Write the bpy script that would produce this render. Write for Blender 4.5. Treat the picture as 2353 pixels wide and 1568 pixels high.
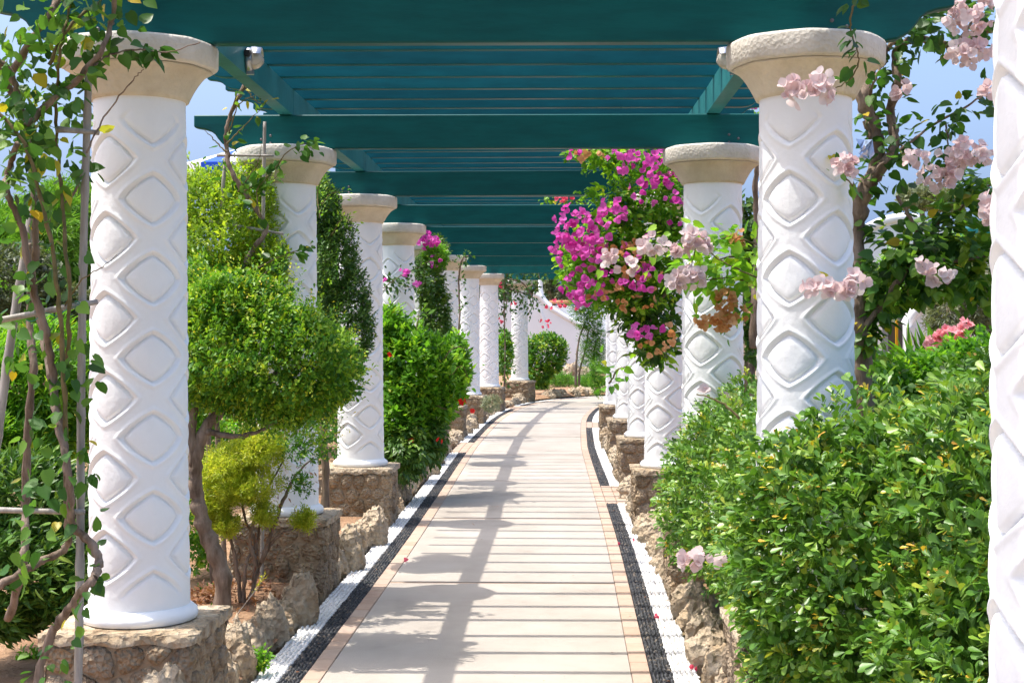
import bpy, bmesh, math, random
import numpy as np
from mathutils import Vector, Matrix, noise as mnoise

# ------------------------------------------------------------------ camera, sky, sun
scene = bpy.context.scene
for o in list(bpy.data.objects):
    bpy.data.objects.remove(o)
COL = scene.collection
CAMZ = 1.70
FPX = 3333.0                       # focal length in pixels of a 2352 px wide picture
cam_d = bpy.data.cameras.new('camera'); cam = bpy.data.objects.new('camera', cam_d); COL.objects.link(cam)
cam.location = (0, 0, CAMZ); cam.rotation_euler = (math.radians(90), 0, 0)
cam_d.sensor_width = 36; cam_d.lens = 36 * FPX / 2352; cam_d.shift_y = -26 / 2352
cam_d.clip_start = 0.05; cam_d.clip_end = 3000
scene.camera = cam

SUN_EL = 70.0
SUN_Y = 0.02                       # the sun stands to the left, square to the path
world = bpy.data.worlds.new('World'); scene.world = world; world.use_nodes = True
wn = world.node_tree.nodes; wl = world.node_tree.links
bg = wn['Background']; sky = wn.new('ShaderNodeTexSky'); sky.sky_type = 'NISHITA'; sky.sun_disc = False
sky.sun_elevation = math.radians(SUN_EL); sky.sun_rotation = math.radians(270)
sky.air_density = 1.0; sky.dust_density = 8.0; sky.ozone_density = 2.0
smix = wn.new('ShaderNodeMix'); smix.data_type = 'RGBA'; smix.inputs[0].default_value = 0.50; smix.inputs[7].default_value = (0.74, 1.36, 2.72, 1)
wl.new(sky.outputs[0], smix.inputs[6]); wl.new(smix.outputs[2], bg.inputs[0]); bg.inputs[1].default_value = 0.15
sd = bpy.data.lights.new('sun', 'SUN'); sd.energy = 2.05; sd.angle = math.radians(0.42); sd.color = (1.0, 0.95, 0.87)
sun = bpy.data.objects.new('sun', sd); COL.objects.link(sun)
to_sun = Vector((-math.cos(math.radians(SUN_EL)), SUN_Y, math.sin(math.radians(SUN_EL)))).normalized()
sun.rotation_euler = to_sun.to_track_quat('Z', 'Y').to_euler(); sun.location = (-10, 6, 30)
scene.view_settings.view_transform = 'Standard'; scene.view_settings.look = 'None'
scene.view_settings.exposure = 1.5; scene.view_settings.gamma = 1.0
scene.view_settings.use_curve_mapping = False

rng = np.random.default_rng(11)
random.seed(5)
CAMV = np.array([0, 0, CAMZ])

def P(px, py, Y):
    return np.array([(px - 1176) * Y / FPX, Y, CAMZ - (py - 758) * Y / FPX])

# ------------------------------------------------------------------ object helpers
BASE = {}
def tag(o, label=None, cat=None, group=None, kind=None):
    if label: o['label'] = label
    if cat: o['category'] = cat
    if group: o['group'] = group
    if kind: o['kind'] = kind
    return o
def thing(name, label, cat, base, group=None):
    o = bpy.data.objects.new(name, None); COL.objects.link(o); o.empty_display_size = 0.1
    o.location = tuple(base); BASE[o.name] = np.array(base, float)
    return tag(o, label, cat, group)
def link_mesh(name, me, parent=None, label=None):
    o = bpy.data.objects.new(name, me); COL.objects.link(o)
    if parent is not None: o.parent = parent
    if label: o['label'] = label
    return o

class MB:
    """collects verts and faces of ONE mesh object"""
    def __init__(s): s.v = []; s.f = []; s.m = []
    def add(s, vs, fs, mi=0):
        n = len(s.v); s.v += [tuple(map(float, p)) for p in vs]; s.f += [tuple(i + n for i in f) for f in fs]; s.m += [mi] * len(fs); return s
    def box(s, lo, hi, mi=0):
        x0, y0, z0 = lo; x1, y1, z1 = hi
        return s.add([(x0,y0,z0),(x1,y0,z0),(x1,y1,z0),(x0,y1,z0),(x0,y0,z1),(x1,y0,z1),(x1,y1,z1),(x0,y1,z1)],
                     [(0,3,2,1),(4,5,6,7),(0,1,5,4),(1,2,6,5),(2,3,7,6),(3,0,4,7)], mi)
    def prism(s, o, ax, up, th, prof, mi=0):
        """profile polygon in the plane (ax, up) at o, extruded by +-th"""
        o, ax, up, th = [np.array(a, float) for a in (o, ax, up, th)]
        a = [o + ax * p[0] + up * p[1] - th for p in prof]; b = [o + ax * p[0] + up * p[1] + th for p in prof]
        n = len(prof)
        return s.add(a + b, [tuple(range(n)), tuple(range(2 * n - 1, n - 1, -1))] + [(i, i + n, (i + 1) % n + n, (i + 1) % n) for i in range(n)], mi)
    def tube(s, pts, rad, sides=8, mi=0, cap=True):
        pts = [np.array(p, float) for p in pts]; n = len(pts)
        rad = [rad] * n if np.isscalar(rad) else list(rad)
        ref = np.array([0.31, 0.77, 0.55]); vs = []; fs = []
        for i, p in enumerate(pts):
            t = pts[min(i + 1, n - 1)] - pts[max(i - 1, 0)]; t = t / (np.linalg.norm(t) + 1e-9)
            a = np.cross(t, ref); a /= np.linalg.norm(a) + 1e-9; b = np.cross(t, a)
            for k in range(sides):
                w = 2 * math.pi * k / sides
                vs.append(p + rad[i] * (a * math.cos(w) + b * math.sin(w)))
        for i in range(n - 1):
            for k in range(sides):
                k2 = (k + 1) % sides
                fs.append((i*sides+k, i*sides+k2, (i+1)*sides+k2, (i+1)*sides+k))
        if cap: fs += [tuple(range(sides))[::-1], tuple((n-1)*sides+k for k in range(sides))]
        return s.add(vs, fs, mi)
    def lathe(s, prof, sides=32, rot=None, mi=0, shape=None):
        vs = []; fs = []
        for j, (r, z) in enumerate(prof):
            for k in range(sides):
                w = 2 * math.pi * k / sides
                q = r * (shape(w, j) if shape else 1)
                p = np.array([q * math.cos(w), q * math.sin(w), z])
                vs.append(p if rot is None else np.array(rot @ Vector(p)))
        for j in range(len(prof) - 1):
            for k in range(sides):
                k2 = (k + 1) % sides
                fs.append((j*sides+k, j*sides+k2, (j+1)*sides+k2, (j+1)*sides+k))
        fs += [tuple(range(sides))[::-1], tuple((len(prof)-1)*sides+k for k in range(sides))]
        return s.add(vs, fs, mi)
    def mesh(s, name, mats, base=(0, 0, 0), smooth=False):
        me = bpy.data.meshes.new(name)
        b = np.array(base, float)
        me.from_pydata([tuple(np.array(p) - b) for p in s.v], [], s.f)
        for m in (mats if isinstance(mats, (list, tuple)) else [mats]): me.materials.append(m)
        me.polygons.foreach_set('material_index', s.m)
        if smooth: me.polygons.foreach_set('use_smooth', [True] * len(s.f))
        me.update(); return me
    def part(s, name, mats, parent, smooth=False, label=None):
        base = BASE.get(parent.name, (0, 0, 0)) if parent is not None else (0, 0, 0)
        o = link_mesh(name, s.mesh(name, mats, base, smooth), parent, label)
        if parent is not None: BASE[o.name] = np.array(base)
        return o

def tri_mesh(name, V, T, mat, tint=None):
    """fast triangle mesh from numpy arrays"""
    me = bpy.data.meshes.new(name)
    me.vertices.add(len(V)); me.vertices.foreach_set('co', np.ascontiguousarray(V, dtype=np.float32).ravel())
    me.loops.add(len(T) * 3); me.loops.foreach_set('vertex_index', np.ascontiguousarray(T, dtype=np.int32).ravel())
    me.polygons.add(len(T)); me.polygons.foreach_set('loop_start', np.arange(0, len(T) * 3, 3, dtype=np.int32))
    me.polygons.foreach_set('loop_total', np.full(len(T), 3, dtype=np.int32))
    if tint is not None:
        a = me.attributes.new('tint', 'FLOAT', 'POINT'); a.data.foreach_set('value', np.ascontiguousarray(tint, dtype=np.float32))
    me.materials.append(mat); me.update(calc_edges=True); me.validate(); return me

# ------------------------------------------------------------------ materials
def newmat(name):
    m = bpy.data.materials.new(name); m.use_nodes = True
    nt = m.node_tree; b = nt.nodes['Principled BSDF']; return m, nt, b
def ramp(nt, stops):
    r = nt.nodes.new('ShaderNodeValToRGB'); e = r.color_ramp.elements
    while len(e) < len(stops): e.new(0.5)
    for i, (p, c) in enumerate(stops): e[i].position = p; e[i].color = (*c, 1)
    return r
def surf(name, c1, c2, scale=6, rough=0.6, bump=0.2, bscale=40, dist=0.01, detail=6, spec=0.3, objrand=0.0, pits=0, stops=None, stretch=None, c3=None):
    """two-colour noise surface with fine relief; OBJRAND varies the value from object to object"""
    m, nt, b = newmat(name); N = nt.nodes.new; L = nt.links.new
    geo = N('ShaderNodeNewGeometry')
    src = geo.outputs['Position']
    if stretch:
        mp = N('ShaderNodeMapping'); mp.inputs['Scale'].default_value = stretch; L(src, mp.inputs[0]); src = mp.outputs[0]
    n1 = N('ShaderNodeTexNoise'); n1.inputs['Scale'].default_value = scale; n1.inputs['Detail'].default_value = detail; n1.inputs['Roughness'].default_value = 0.65
    L(src, n1.inputs['Vector'])
    r = ramp(nt, stops or [(0.36, c1), (0.64, c2)]); L(n1.outputs[0], r.inputs[0])
    col = r.outputs[0]
    if objrand:
        oi = N('ShaderNodeObjectInfo'); hs = N('ShaderNodeHueSaturation'); mr = N('ShaderNodeMapRange')
        mr.inputs['To Min'].default_value = 1 - objrand; mr.inputs['To Max'].default_value = 1 + objrand
        L(oi.outputs['Random'], mr.inputs[0]); L(mr.outputs[0], hs.inputs['Value']); L(col, hs.inputs['Color']); col = hs.outputs[0]
        if c3:
            mx = N('ShaderNodeMix'); mx.data_type = 'RGBA'; mx.inputs[7].default_value = (*c3, 1)
            ml = N('ShaderNodeMath'); ml.operation = 'MULTIPLY'; ml.inputs[1].default_value = 37.7; L(oi.outputs['Random'], ml.inputs[0])
            fr = N('ShaderNodeMath'); fr.operation = 'FRACT'; L(ml.outputs[0], fr.inputs[0])
            m2 = N('ShaderNodeMath'); m2.operation = 'MULTIPLY'; m2.inputs[1].default_value = 0.7; L(fr.outputs[0], m2.inputs[0])
            L(m2.outputs[0], mx.inputs[0]); L(col, mx.inputs[6]); col = mx.outputs[2]
    L(col, b.inputs['Base Color'])
    n2 = N('ShaderNodeTexNoise'); n2.inputs['Scale'].default_value = bscale; n2.inputs['Detail'].default_value = 8; L(src, n2.inputs['Vector'])
    h = n2.outputs[0]
    if pits:
        vo = N('ShaderNodeTexVoronoi'); vo.inputs['Scale'].default_value = pits; L(src, vo.inputs['Vector'])
        ad = N('ShaderNodeMath'); ad.operation = 'ADD'; L(h, ad.inputs[0]); L(vo.outputs['Distance'], ad.inputs[1]); h = ad.outputs[0]
    bp = N('ShaderNodeBump'); bp.inputs['Strength'].default_value = bump; bp.inputs['Distance'].default_value = dist
    L(h, bp.inputs['Height']); L(bp.outputs[0], b.inputs['Normal'])
    b.inputs['Roughness'].default_value = rough; b.inputs['Specular IOR Level'].default_value = spec
    return m
def leafmat(name, stops, trans=0.35, rough=0.42, spec=0.4):
    m, nt, b = newmat(name); N = nt.nodes.new; L = nt.links.new
    at = N('ShaderNodeAttribute'); at.attribute_name = 'tint'
    r = ramp(nt, stops); L(at.outputs['Fac'], r.inputs[0])
    L(r.outputs[0], b.inputs['Base Color']); b.inputs['Roughness'].default_value = rough; b.inputs['Specular IOR Level'].default_value = spec
    tr = N('ShaderNodeBsdfTranslucent'); mx = N('ShaderNodeMixShader'); mx.inputs[0].default_value = trans
    mul = N('ShaderNodeMix'); mul.data_type = 'RGBA'; mul.blend_type = 'MULTIPLY'; mul.inputs[0].default_value = 1; mul.inputs[7].default_value = (1.35, 1.35, 0.7, 1)
    L(r.outputs[0], mul.inputs[6]); L(mul.outputs[2], tr.inputs[0])
    L(b.outputs[0], mx.inputs[1]); L(tr.outputs[0], mx.inputs[2]); L(mx.outputs[0], nt.nodes['Material Output'].inputs[0])
    return m
def petalmat(name, c1, c2, trans=0.45):
    m, nt, b = newmat(name); N = nt.nodes.new; L = nt.links.new
    oi = N('ShaderNodeObjectInfo'); r = ramp(nt, [(0, c1), (1, c2)]); L(oi.outputs['Random'], r.inputs[0])
    L(r.outputs[0], b.inputs['Base Color']); b.inputs['Roughness'].default_value = 0.6; b.inputs['Specular IOR Level'].default_value = 0.15
    tr = N('ShaderNodeBsdfTranslucent'); mx = N('ShaderNodeMixShader'); mx.inputs[0].default_value = trans
    L(r.outputs[0], tr.inputs[0]); L(b.outputs[0], mx.inputs[1]); L(tr.outputs[0], mx.inputs[2]); L(mx.outputs[0], nt.nodes['Material Output'].inputs[0])
    return m
def pebblemat(name, stops, rough):
    m, nt, b = newmat(name); at = nt.nodes.new('ShaderNodeAttribute'); at.attribute_name = 'tint'
    r = ramp(nt, stops); nt.links.new(at.outputs['Fac'], r.inputs[0]); nt.links.new(r.outputs[0], b.inputs['Base Color'])
    b.inputs['Roughness'].default_value = rough; b.inputs['Specular IOR Level'].default_value = 0.35; return m
def plain(name, c, rough=0.5, metal=0.0, spec=0.4):
    m, nt, b = newmat(name); b.inputs['Base Color'].default_value = (*c, 1); b.inputs['Roughness'].default_value = rough
    b.inputs['Metallic'].default_value = metal; b.inputs['Specular IOR Level'].default_value = spec; return m

M_white = surf('white_stucco', (0.80, 0.805, 0.80), (0.85, 0.855, 0.845), 2.5, 0.75, 0.35, 45, 0.005, detail=12, spec=0.2, stops=[(0.24, (0.74, 0.735, 0.71)), (0.36, (0.83, 0.84, 0.84)), (0.6, (0.87, 0.885, 0.885))])
M_slabtop = surf('pale_capital_stone', (0.54, 0.51, 0.44), (0.66, 0.63, 0.56), 9, 0.85, 0.5, 70, 0.006, pits=60)
M_bell = surf('sandstone', (0.52, 0.455, 0.34), (0.64, 0.58, 0.46), 5, 0.88, 0.5, 90, 0.006, pits=60, objrand=0.1)
M_teal = surf('teal_paint', (0.001, 0.066, 0.068), (0.002, 0.090, 0.090), 3, 0.42, 0.12, 30, 0.004, stretch=(1, 6, 6), spec=0.22, objrand=0.12)
M_slat = surf('teal_slat_paint', (0.001, 0.080, 0.096), (0.002, 0.108, 0.128), 3, 0.42, 0.12, 30, 0.004, stretch=(1, 6, 6), spec=0.22, objrand=0.14)
M_purlin = surf('paler_teal_paint', (0.012, 0.13, 0.14), (0.03, 0.19, 0.20), 4, 0.5, 0.15, 30, 0.004, spec=0.25)  # purlins get a paler teal than the beams and slats
M_conc = surf('cream_concrete', (0.43, 0.37, 0.29), (0.50, 0.435, 0.35), 1.3, 0.85, 0.5, 140, 0.004, detail=14, objrand=0.06, stops=[(0.30, (0.275, 0.243, 0.21)), (0.42, (0.355, 0.316, 0.272)), (0.56, (0.39, 0.350, 0.305)), (0.72, (0.43, 0.39, 0.345))])
M_brick = surf('terracotta_brick', (0.40, 0.27, 0.195), (0.46, 0.335, 0.25), 8, 0.85, 0.4, 90, 0.004, objrand=0.10, c3=(0.44, 0.355, 0.29))
M_mortar = surf('brown_mortar', (0.30, 0.22, 0.14), (0.40, 0.31, 0.21), 10, 0.95, 0.8, 80, 0.01)
M_stone = surf('plinth_stone', (0.25, 0.17, 0.10), (0.45, 0.34, 0.215), 16, 0.95, 1.0, 42, 0.03, objrand=0.28, c3=(0.38, 0.305, 0.225), pits=45)
M_rock = surf('limestone_rock', (0.34, 0.25, 0.16), (0.56, 0.48, 0.38), 7, 0.92, 1.0, 28, 0.03, pits=26, objrand=0.14, c3=(0.46, 0.38, 0.28),
              stops=[(0.30, (0.15, 0.095, 0.05)), (0.44, (0.38, 0.28, 0.175)), (0.68, (0.54, 0.46, 0.345))])
M_soil = surf('reddish_soil', (0.24, 0.13, 0.07), (0.36, 0.23, 0.14), 3, 0.98, 1.0, 25, 0.03, detail=10)
M_ground = surf('dry_ground', (0.20, 0.16, 0.08), (0.30, 0.22, 0.13), 0.6, 0.98, 0.6, 6, 0.05)
M_bed_w = surf('white_mortar', (0.55, 0.54, 0.52), (0.62, 0.61, 0.59), 20, 0.9, 0.3, 90, 0.003)
M_bed_b = surf('grey_mortar', (0.05, 0.05, 0.052), (0.09, 0.09, 0.09), 20, 0.9, 0.3, 90, 0.003)
M_pw = pebblemat('white_pebble', [(0, (0.62, 0.61, 0.59)), (1, (0.82, 0.81, 0.79))], 0.55)
M_pb = pebblemat('black_pebble', [(0, (0.012, 0.013, 0.016)), (0.85, (0.04, 0.042, 0.047)), (1, (0.16, 0.13, 0.10))], 0.5)
M_bark = surf('vine_bark', (0.11, 0.075, 0.05), (0.30, 0.23, 0.18), 18, 0.95, 1.0, 60, 0.008, stretch=(1, 1, 0.25))
M_twig = surf('green_brown_twig', (0.10, 0.09, 0.035), (0.20, 0.15, 0.07), 18, 0.9, 0.5, 60, 0.004)
M_bamboo = surf('grey_bamboo', (0.24, 0.215, 0.19), (0.42, 0.39, 0.35), 9, 0.6, 0.3, 60, 0.003, stretch=(3, 3, 0.4))
M_bldg = surf('white_plaster', (0.78, 0.78, 0.78), (0.82, 0.82, 0.82), 1.5, 0.75, 0.2, 20, 0.01)
M_terra = surf('terracotta_coping', (0.50, 0.22, 0.10), (0.60, 0.30, 0.16), 6, 0.8, 0.3, 40, 0.005)
M_metal = plain('cast_aluminium', (0.45, 0.46, 0.48), 0.3, 0.85)
M_dark = plain('dark_rubber', (0.02, 0.02, 0.02), 0.5)
M_blue = plain('cobalt_cloth', (0.01, 0.08, 0.55), 0.7)
M_wcloth = plain('white_cloth', (0.80, 0.80, 0.80), 0.8)
M_yellow = plain('yellow_paint', (0.80, 0.42, 0.02), 0.5)
M_grey = plain('grey_paint', (0.09, 0.09, 0.10), 0.5)
M_twine = plain('green_twine', (0.02, 0.25, 0.16), 0.6)
m_, nt_, b_ = newmat('ribbed_glass'); b_.inputs['Base Color'].default_value = (0.75, 0.70, 0.60, 1); b_.inputs['Roughness'].default_value = 0.15
b_.inputs['Transmission Weight'].default_value = 0.35; M_glass = m_
M_hibisc = petalmat('red_petal', (0.60, 0.015, 0.015), (0.75, 0.04, 0.03), 0.3)
M_magenta = petalmat('magenta_bract', (0.68, 0.05, 0.42), (0.86, 0.20, 0.66), 0.5)
M_pale = petalmat('pale_pink_bract', (0.74, 0.54, 0.54), (0.84, 0.76, 0.76), 0.45)
M_orange = petalmat('dried_orange_bract', (0.60, 0.27, 0.09), (0.76, 0.46, 0.24), 0.45)
M_red = petalmat('coral_bract', (0.75, 0.05, 0.10), (0.85, 0.16, 0.26), 0.45)
M_olean = petalmat('pink_oleander_petal', (0.88, 0.34, 0.38), (0.92, 0.52, 0.54), 0.45)

G_vine = leafmat('vine_leaf', [(0, (0.024, 0.071, 0.015)), (0.5, (0.056, 0.163, 0.025)), (0.82, (0.160, 0.312, 0.037)), (1, (0.600, 0.426, 0.025))], 0.45)
G_hedge = leafmat('lentisk_leaf', [(0, (0.036, 0.099, 0.013)), (0.5, (0.109, 0.252, 0.029)), (0.8, (0.282, 0.433, 0.058)), (0.92, (0.600, 0.466, 0.039)), (1, (0.600, 0.233, 0.065))], 0.28, 0.38, 0.5)
G_topi = leafmat('topiary_leaf', [(0, (0.024, 0.091, 0.011)), (0.5, (0.072, 0.216, 0.020)), (0.8, (0.266, 0.448, 0.033)), (0.92, (0.600, 0.565, 0.039)), (1, (0.600, 0.332, 0.065))], 0.38, 0.45)
G_light = leafmat('bright_leaf', [(0, (0.048, 0.156, 0.015)), (0.5, (0.136, 0.341, 0.025)), (0.85, (0.320, 0.540, 0.037)), (1, (0.600, 0.600, 0.050))], 0.5)
G_yellow = leafmat('yellow_green_leaf', [(0, (0.20, 0.30, 0.02)), (0.5, (0.38, 0.48, 0.045)), (0.88, (0.60, 0.60, 0.07)), (1, (0.60, 0.28, 0.08))], 0.5)
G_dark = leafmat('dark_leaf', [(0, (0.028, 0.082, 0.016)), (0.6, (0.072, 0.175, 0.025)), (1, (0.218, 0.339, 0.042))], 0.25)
G_pine = leafmat('pine_needle', [(0, (0.048, 0.142, 0.019)), (0.6, (0.128, 0.312, 0.037)), (1, (0.320, 0.511, 0.075))], 0.35)
G_fresh = leafmat('fresh_leaf', [(0, (0.09, 0.19, 0.02)), (0.5, (0.25, 0.40, 0.03)), (0.86, (0.44, 0.54, 0.05)), (1, (0.62, 0.26, 0.08))], 0.5)
G_olive = leafmat('olive_leaf', [(0, (0.05, 0.07, 0.03)), (0.6, (0.12, 0.15, 0.07)), (1, (0.22, 0.25, 0.13))], 0.3)
G_silver = leafmat('silver_leaf', [(0, (0.16, 0.19, 0.11)), (1, (0.36, 0.40, 0.27))], 0.25)
G_dry = leafmat('dry_leaf', [(0, (0.16, 0.06, 0.03)), (1, (0.40, 0.20, 0.10))], 0.25)

# ------------------------------------------------------------------ the path's line
ctrl = np.array([(-.52,-3),(-.44,0),(-.32,3),(-.17,7.1),(-.02,11.1),(.07,14.2),(.21,19.8),(.30,22.3),(.55,27.3),(.82,30.3),(1.15,32.6),(1.75,34.8),(2.8,36.6),(4.4,38),(6.6,38.9),(10,39.4),(14,39.5)])
def _spline(c, n=40):
    out = []
    for i in range(1, len(c) - 2):
        p0, p1, p2, p3 = c[i-1], c[i], c[i+1], c[i+2]
        for t in np.linspace(0, 1, n, endpoint=False):
            out.append(0.5 * ((2*p1) + (-p0+p2)*t + (2*p0-5*p1+4*p2-p3)*t*t + (-p0+3*p1-3*p2+p3)*t**3))
    return np.array(out)
CL = _spline(ctrl)
CS = np.concatenate([[0], np.cumsum(np.linalg.norm(np.diff(CL, axis=0), axis=1))])
def s_of_y(y): return float(np.interp(y, CL[:, 1], CS))
def path_at(s):
    s = np.asarray(s, float)
    x = np.interp(s, CS, CL[:, 0]); y = np.interp(s, CS, CL[:, 1])
    x2 = np.interp(s + .05, CS, CL[:, 0]); y2 = np.interp(s + .05, CS, CL[:, 1])
    x1 = np.interp(s - .05, CS, CL[:, 0]); y1 = np.interp(s - .05, CS, CL[:, 1])
    tx, ty = x2 - x1, y2 - y1; l = np.hypot(tx, ty) + 1e-9
    return x, y, tx / l, ty / l
def pp(s, off, z):
    """point OFF metres to the right of the path's line"""
    x, y, tx, ty = path_at(s); return np.array([x + off * ty, y - off * tx, z])
def strip(s0, s1, o0, o1, z0, z1, step=0.4):
    mb = MB(); ss = np.linspace(s0, s1, max(2, int((s1 - s0) / step) + 1)); vs = []; fs = []
    for s in ss: vs += [pp(s, o0, z0), pp(s, o1, z0), pp(s, o1, z1), pp(s, o0, z1)]
    for i in range(len(ss) - 1):
        a, b = 4 * i, 4 * i + 4
        fs += [(a+3, a+2, b+2, b+3), (a, b, b+1, a+1), (a, a+3, b+3, b), (a+1, b+1, b+2, a+2)]
    fs += [(0, 1, 2, 3), (len(vs)-1, len(vs)-2, len(vs)-3, len(vs)-4)]
    return mb.add(vs, fs)
S_END = CS[-1] - 0.3

# ground: one sheet to the horizon
mb = MB(); mb.add([(-1500,-60,-.06),(1500,-60,-.06),(1500,2500,-.06),(-1500,2500,-.06)], [(0,1,2,3)])
tag(mb.part('ground', M_ground, None), kind='structure')
def bed(side, name):
    mb = MB(); ss = np.arange(0.5, S_END, 0.35); offs = [1.12, 1.3, 1.6, 2.0, 2.6, 3.4, 4.6, 6.5, 9.0]; n = len(offs); vs = []; fs = []
    for s in ss:
        for j, o in enumerate(offs):
            p = pp(s, side * o, 0); z = 0.10 + 0.05 * mnoise.noise((p[0]*1.7, p[1]*1.7, side)) if j else 0.03
            vs.append((p[0], p[1], z))
    for i in range(len(ss) - 1):
        for j in range(n - 1):
            q = (i*n+j, i*n+j+1, (i+1)*n+j+1, (i+1)*n+j); fs.append(q if side > 0 else q[::-1])
    return tag(mb.add(vs, fs).part(name, M_soil, None, True), kind='structure')
bed(-1, 'planting_bed'); bed(1, 'planting_bed')

# the path with its slabs, brick edging, brick insets and pebble strips
path = tag(strip(0.3, S_END, -1.09, 1.09, -.10, -.05).part('path', M_mortar, None), kind='structure')
HW = 0.755
joints = [1.0, 3.0, 6.4, 9.77, 13.1, 16.4, 19.8, 23.2, 26.6, 30.0, 33.2, 36.0, 38.2]
js = [s_of_y(y) for y in joints] + [S_END]
for a, b in zip(js[:-1], js[1:]):
    strip(a + .030, b - .030, -HW, HW, -.07, 0.0).part('slab', M_conc, path)
for j in js[1:-1]:
    strip(j - .024, j + .024, -HW, HW, -.07, -.003).part('brick_strip', M_brick, path)
bm_brick = MB(); bm_brick.add([(-.5,-.5,-1),(.5,-.5,-1),(.5,.5,-1),(-.5,.5,-1),(-.5,-.5,-.1),(.5,-.5,-.1),(.5,.5,-.1),(-.5,.5,-.1),(-.47,-.47,0),(.47,-.47,0),(.47,.47,0),(-.47,.47,0)],
    [(0,3,2,1),(0,1,5,4),(1,2,6,5),(2,3,7,6),(3,0,4,7),(4,5,9,8),(5,6,10,9),(6,7,11,10),(7,4,8,11),(8,9,10,11)])
me_brick = bm_brick.mesh('brick', M_brick)
def brick(s, off, la, lc, z):
    x, y, tx, ty = path_at(s)
    o = link_mesh('brick', me_brick, path)
    o.matrix_local = Matrix.Translation(Vector(pp(s, off, z))) @ Matrix.Rotation(math.atan2(ty, tx), 4, 'Z') @ Matrix.Diagonal((la, lc, 0.06, 1))
insets = [(1, 14.25, 15.85), (-1, 20.1, 21.95), (1, 25.3, 26.9), (-1, 31.2, 32.4)]
for side in (-1, 1):
    s = s_of_y(4.6)
    while s < s_of_y(36.5):
        l = 0.215 + 0.01 * random.random(); brick(s + l/2, side * .805, l - .007, .093, .002 + .003 * random.random()); s += l
for side, ya, yb in insets:
    s = s_of_y(ya); e = s_of_y(yb); k = 0
    while s + .1 < e:
        for q in (0.908, 1.018): brick(s + .053, side * q, .099, .106, .002 + .003 * random.random())
        s += .106
def in_inset(side, s):
    m = np.zeros(len(s), bool)
    for sd_, ya, yb in insets:
        if sd_ == side: m |= (s > s_of_y(ya) - .01) & (s < s_of_y(yb) + .01)
    return m
def pebbles(name, offs, mat, side, lx, ly, pitch, s0, s1):
    ss = np.arange(s_of_y(s0), s_of_y(s1), pitch)
    S, O = np.meshgrid(ss, np.array(offs), indexing='ij'); S = S.ravel() + rng.normal(0, pitch*.18, S.size); O = O.ravel() + rng.normal(0, .0028, O.size)
    keep = ~in_inset(side, S); S = S[keep]; O = O[keep]; n = len(S)
    c = pp(S, side * O, 0).T if False else np.array([pp(s, side*o, -.005) for s, o in zip(S, O)])
    ang = rng.normal(0, .5, n) + math.pi/2; A = lx * rng.uniform(.8, 1.15, n); B = ly * rng.uniform(.8, 1.15, n); H = rng.uniform(.010, .019, n)
    ring = np.arange(6) * math.pi / 3
    V = np.zeros((n, 13, 3))
    for k, (sc, hz) in enumerate(((1.0, 0.1), (.72, .72))):
        ex = np.cos(ring)[None] * A[:, None] * sc; ey = np.sin(ring)[None] * B[:, None] * sc
        V[:, k*6:(k+1)*6, 0] = ex * np.cos(ang)[:, None] - ey * np.sin(ang)[:, None]
        V[:, k*6:(k+1)*6, 1] = ex * np.sin(ang)[:, None] + ey * np.cos(ang)[:, None]
        V[:, k*6:(k+1)*6, 2] = (H * hz)[:, None]
    V[:, 12, 2] = H
    V += c[:, None]
    T = []
    for k in range(6):
        k2 = (k + 1) % 6; T += [(k, k2, 6 + k2), (k, 6 + k2, 6 + k), (6 + k, 6 + k2, 12)]
    T = (np.arange(n)[:, None, None] * 13 + np.array(T)[None]).reshape(-1, 3)
    me = tri_mesh(name, V.reshape(-1, 3), T, mat, np.repeat(rng.random(n), 13)); me.polygons.foreach_set('use_smooth', [True] * len(me.polygons))
    o = link_mesh(name, me, path); o['kind'] = 'stuff'
for side in (-1, 1):
    cuts = [0.3] + sum([[s_of_y(a), s_of_y(b)] for sd_, a, b in insets if sd_ == side], []) + [S_END]
    for a, b in zip(cuts[::2], cuts[1::2]):
        o1, o2 = sorted((side*.856, side*.958)); strip(a, b, o1, o2, -.07, -.004).part('grey_strip', M_bed_b, path)
        o1, o2 = sorted((side*.9585, side*1.085)); strip(a, b, o1, o2, -.07, -.006).part('white_strip', M_bed_w, path)
    pebbles('black_pebbles', np.linspace(.866, .948, 5), M_pb, side, .0145, .0095, .019, 5.5, 17)
    pebbles('black_pebbles', np.linspace(.868, .946, 4), M_pb, side, .017, .012, .030, 17, 34)
    pebbles('white_pebbles', np.linspace(.970, 1.072, 5), M_pw, side, .0165, .0105, .022, 5.5, 17)
    pebbles('white_pebbles', np.linspace(.972, 1.070, 4), M_pw, side, .019, .013, .034, 17, 34)

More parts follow.
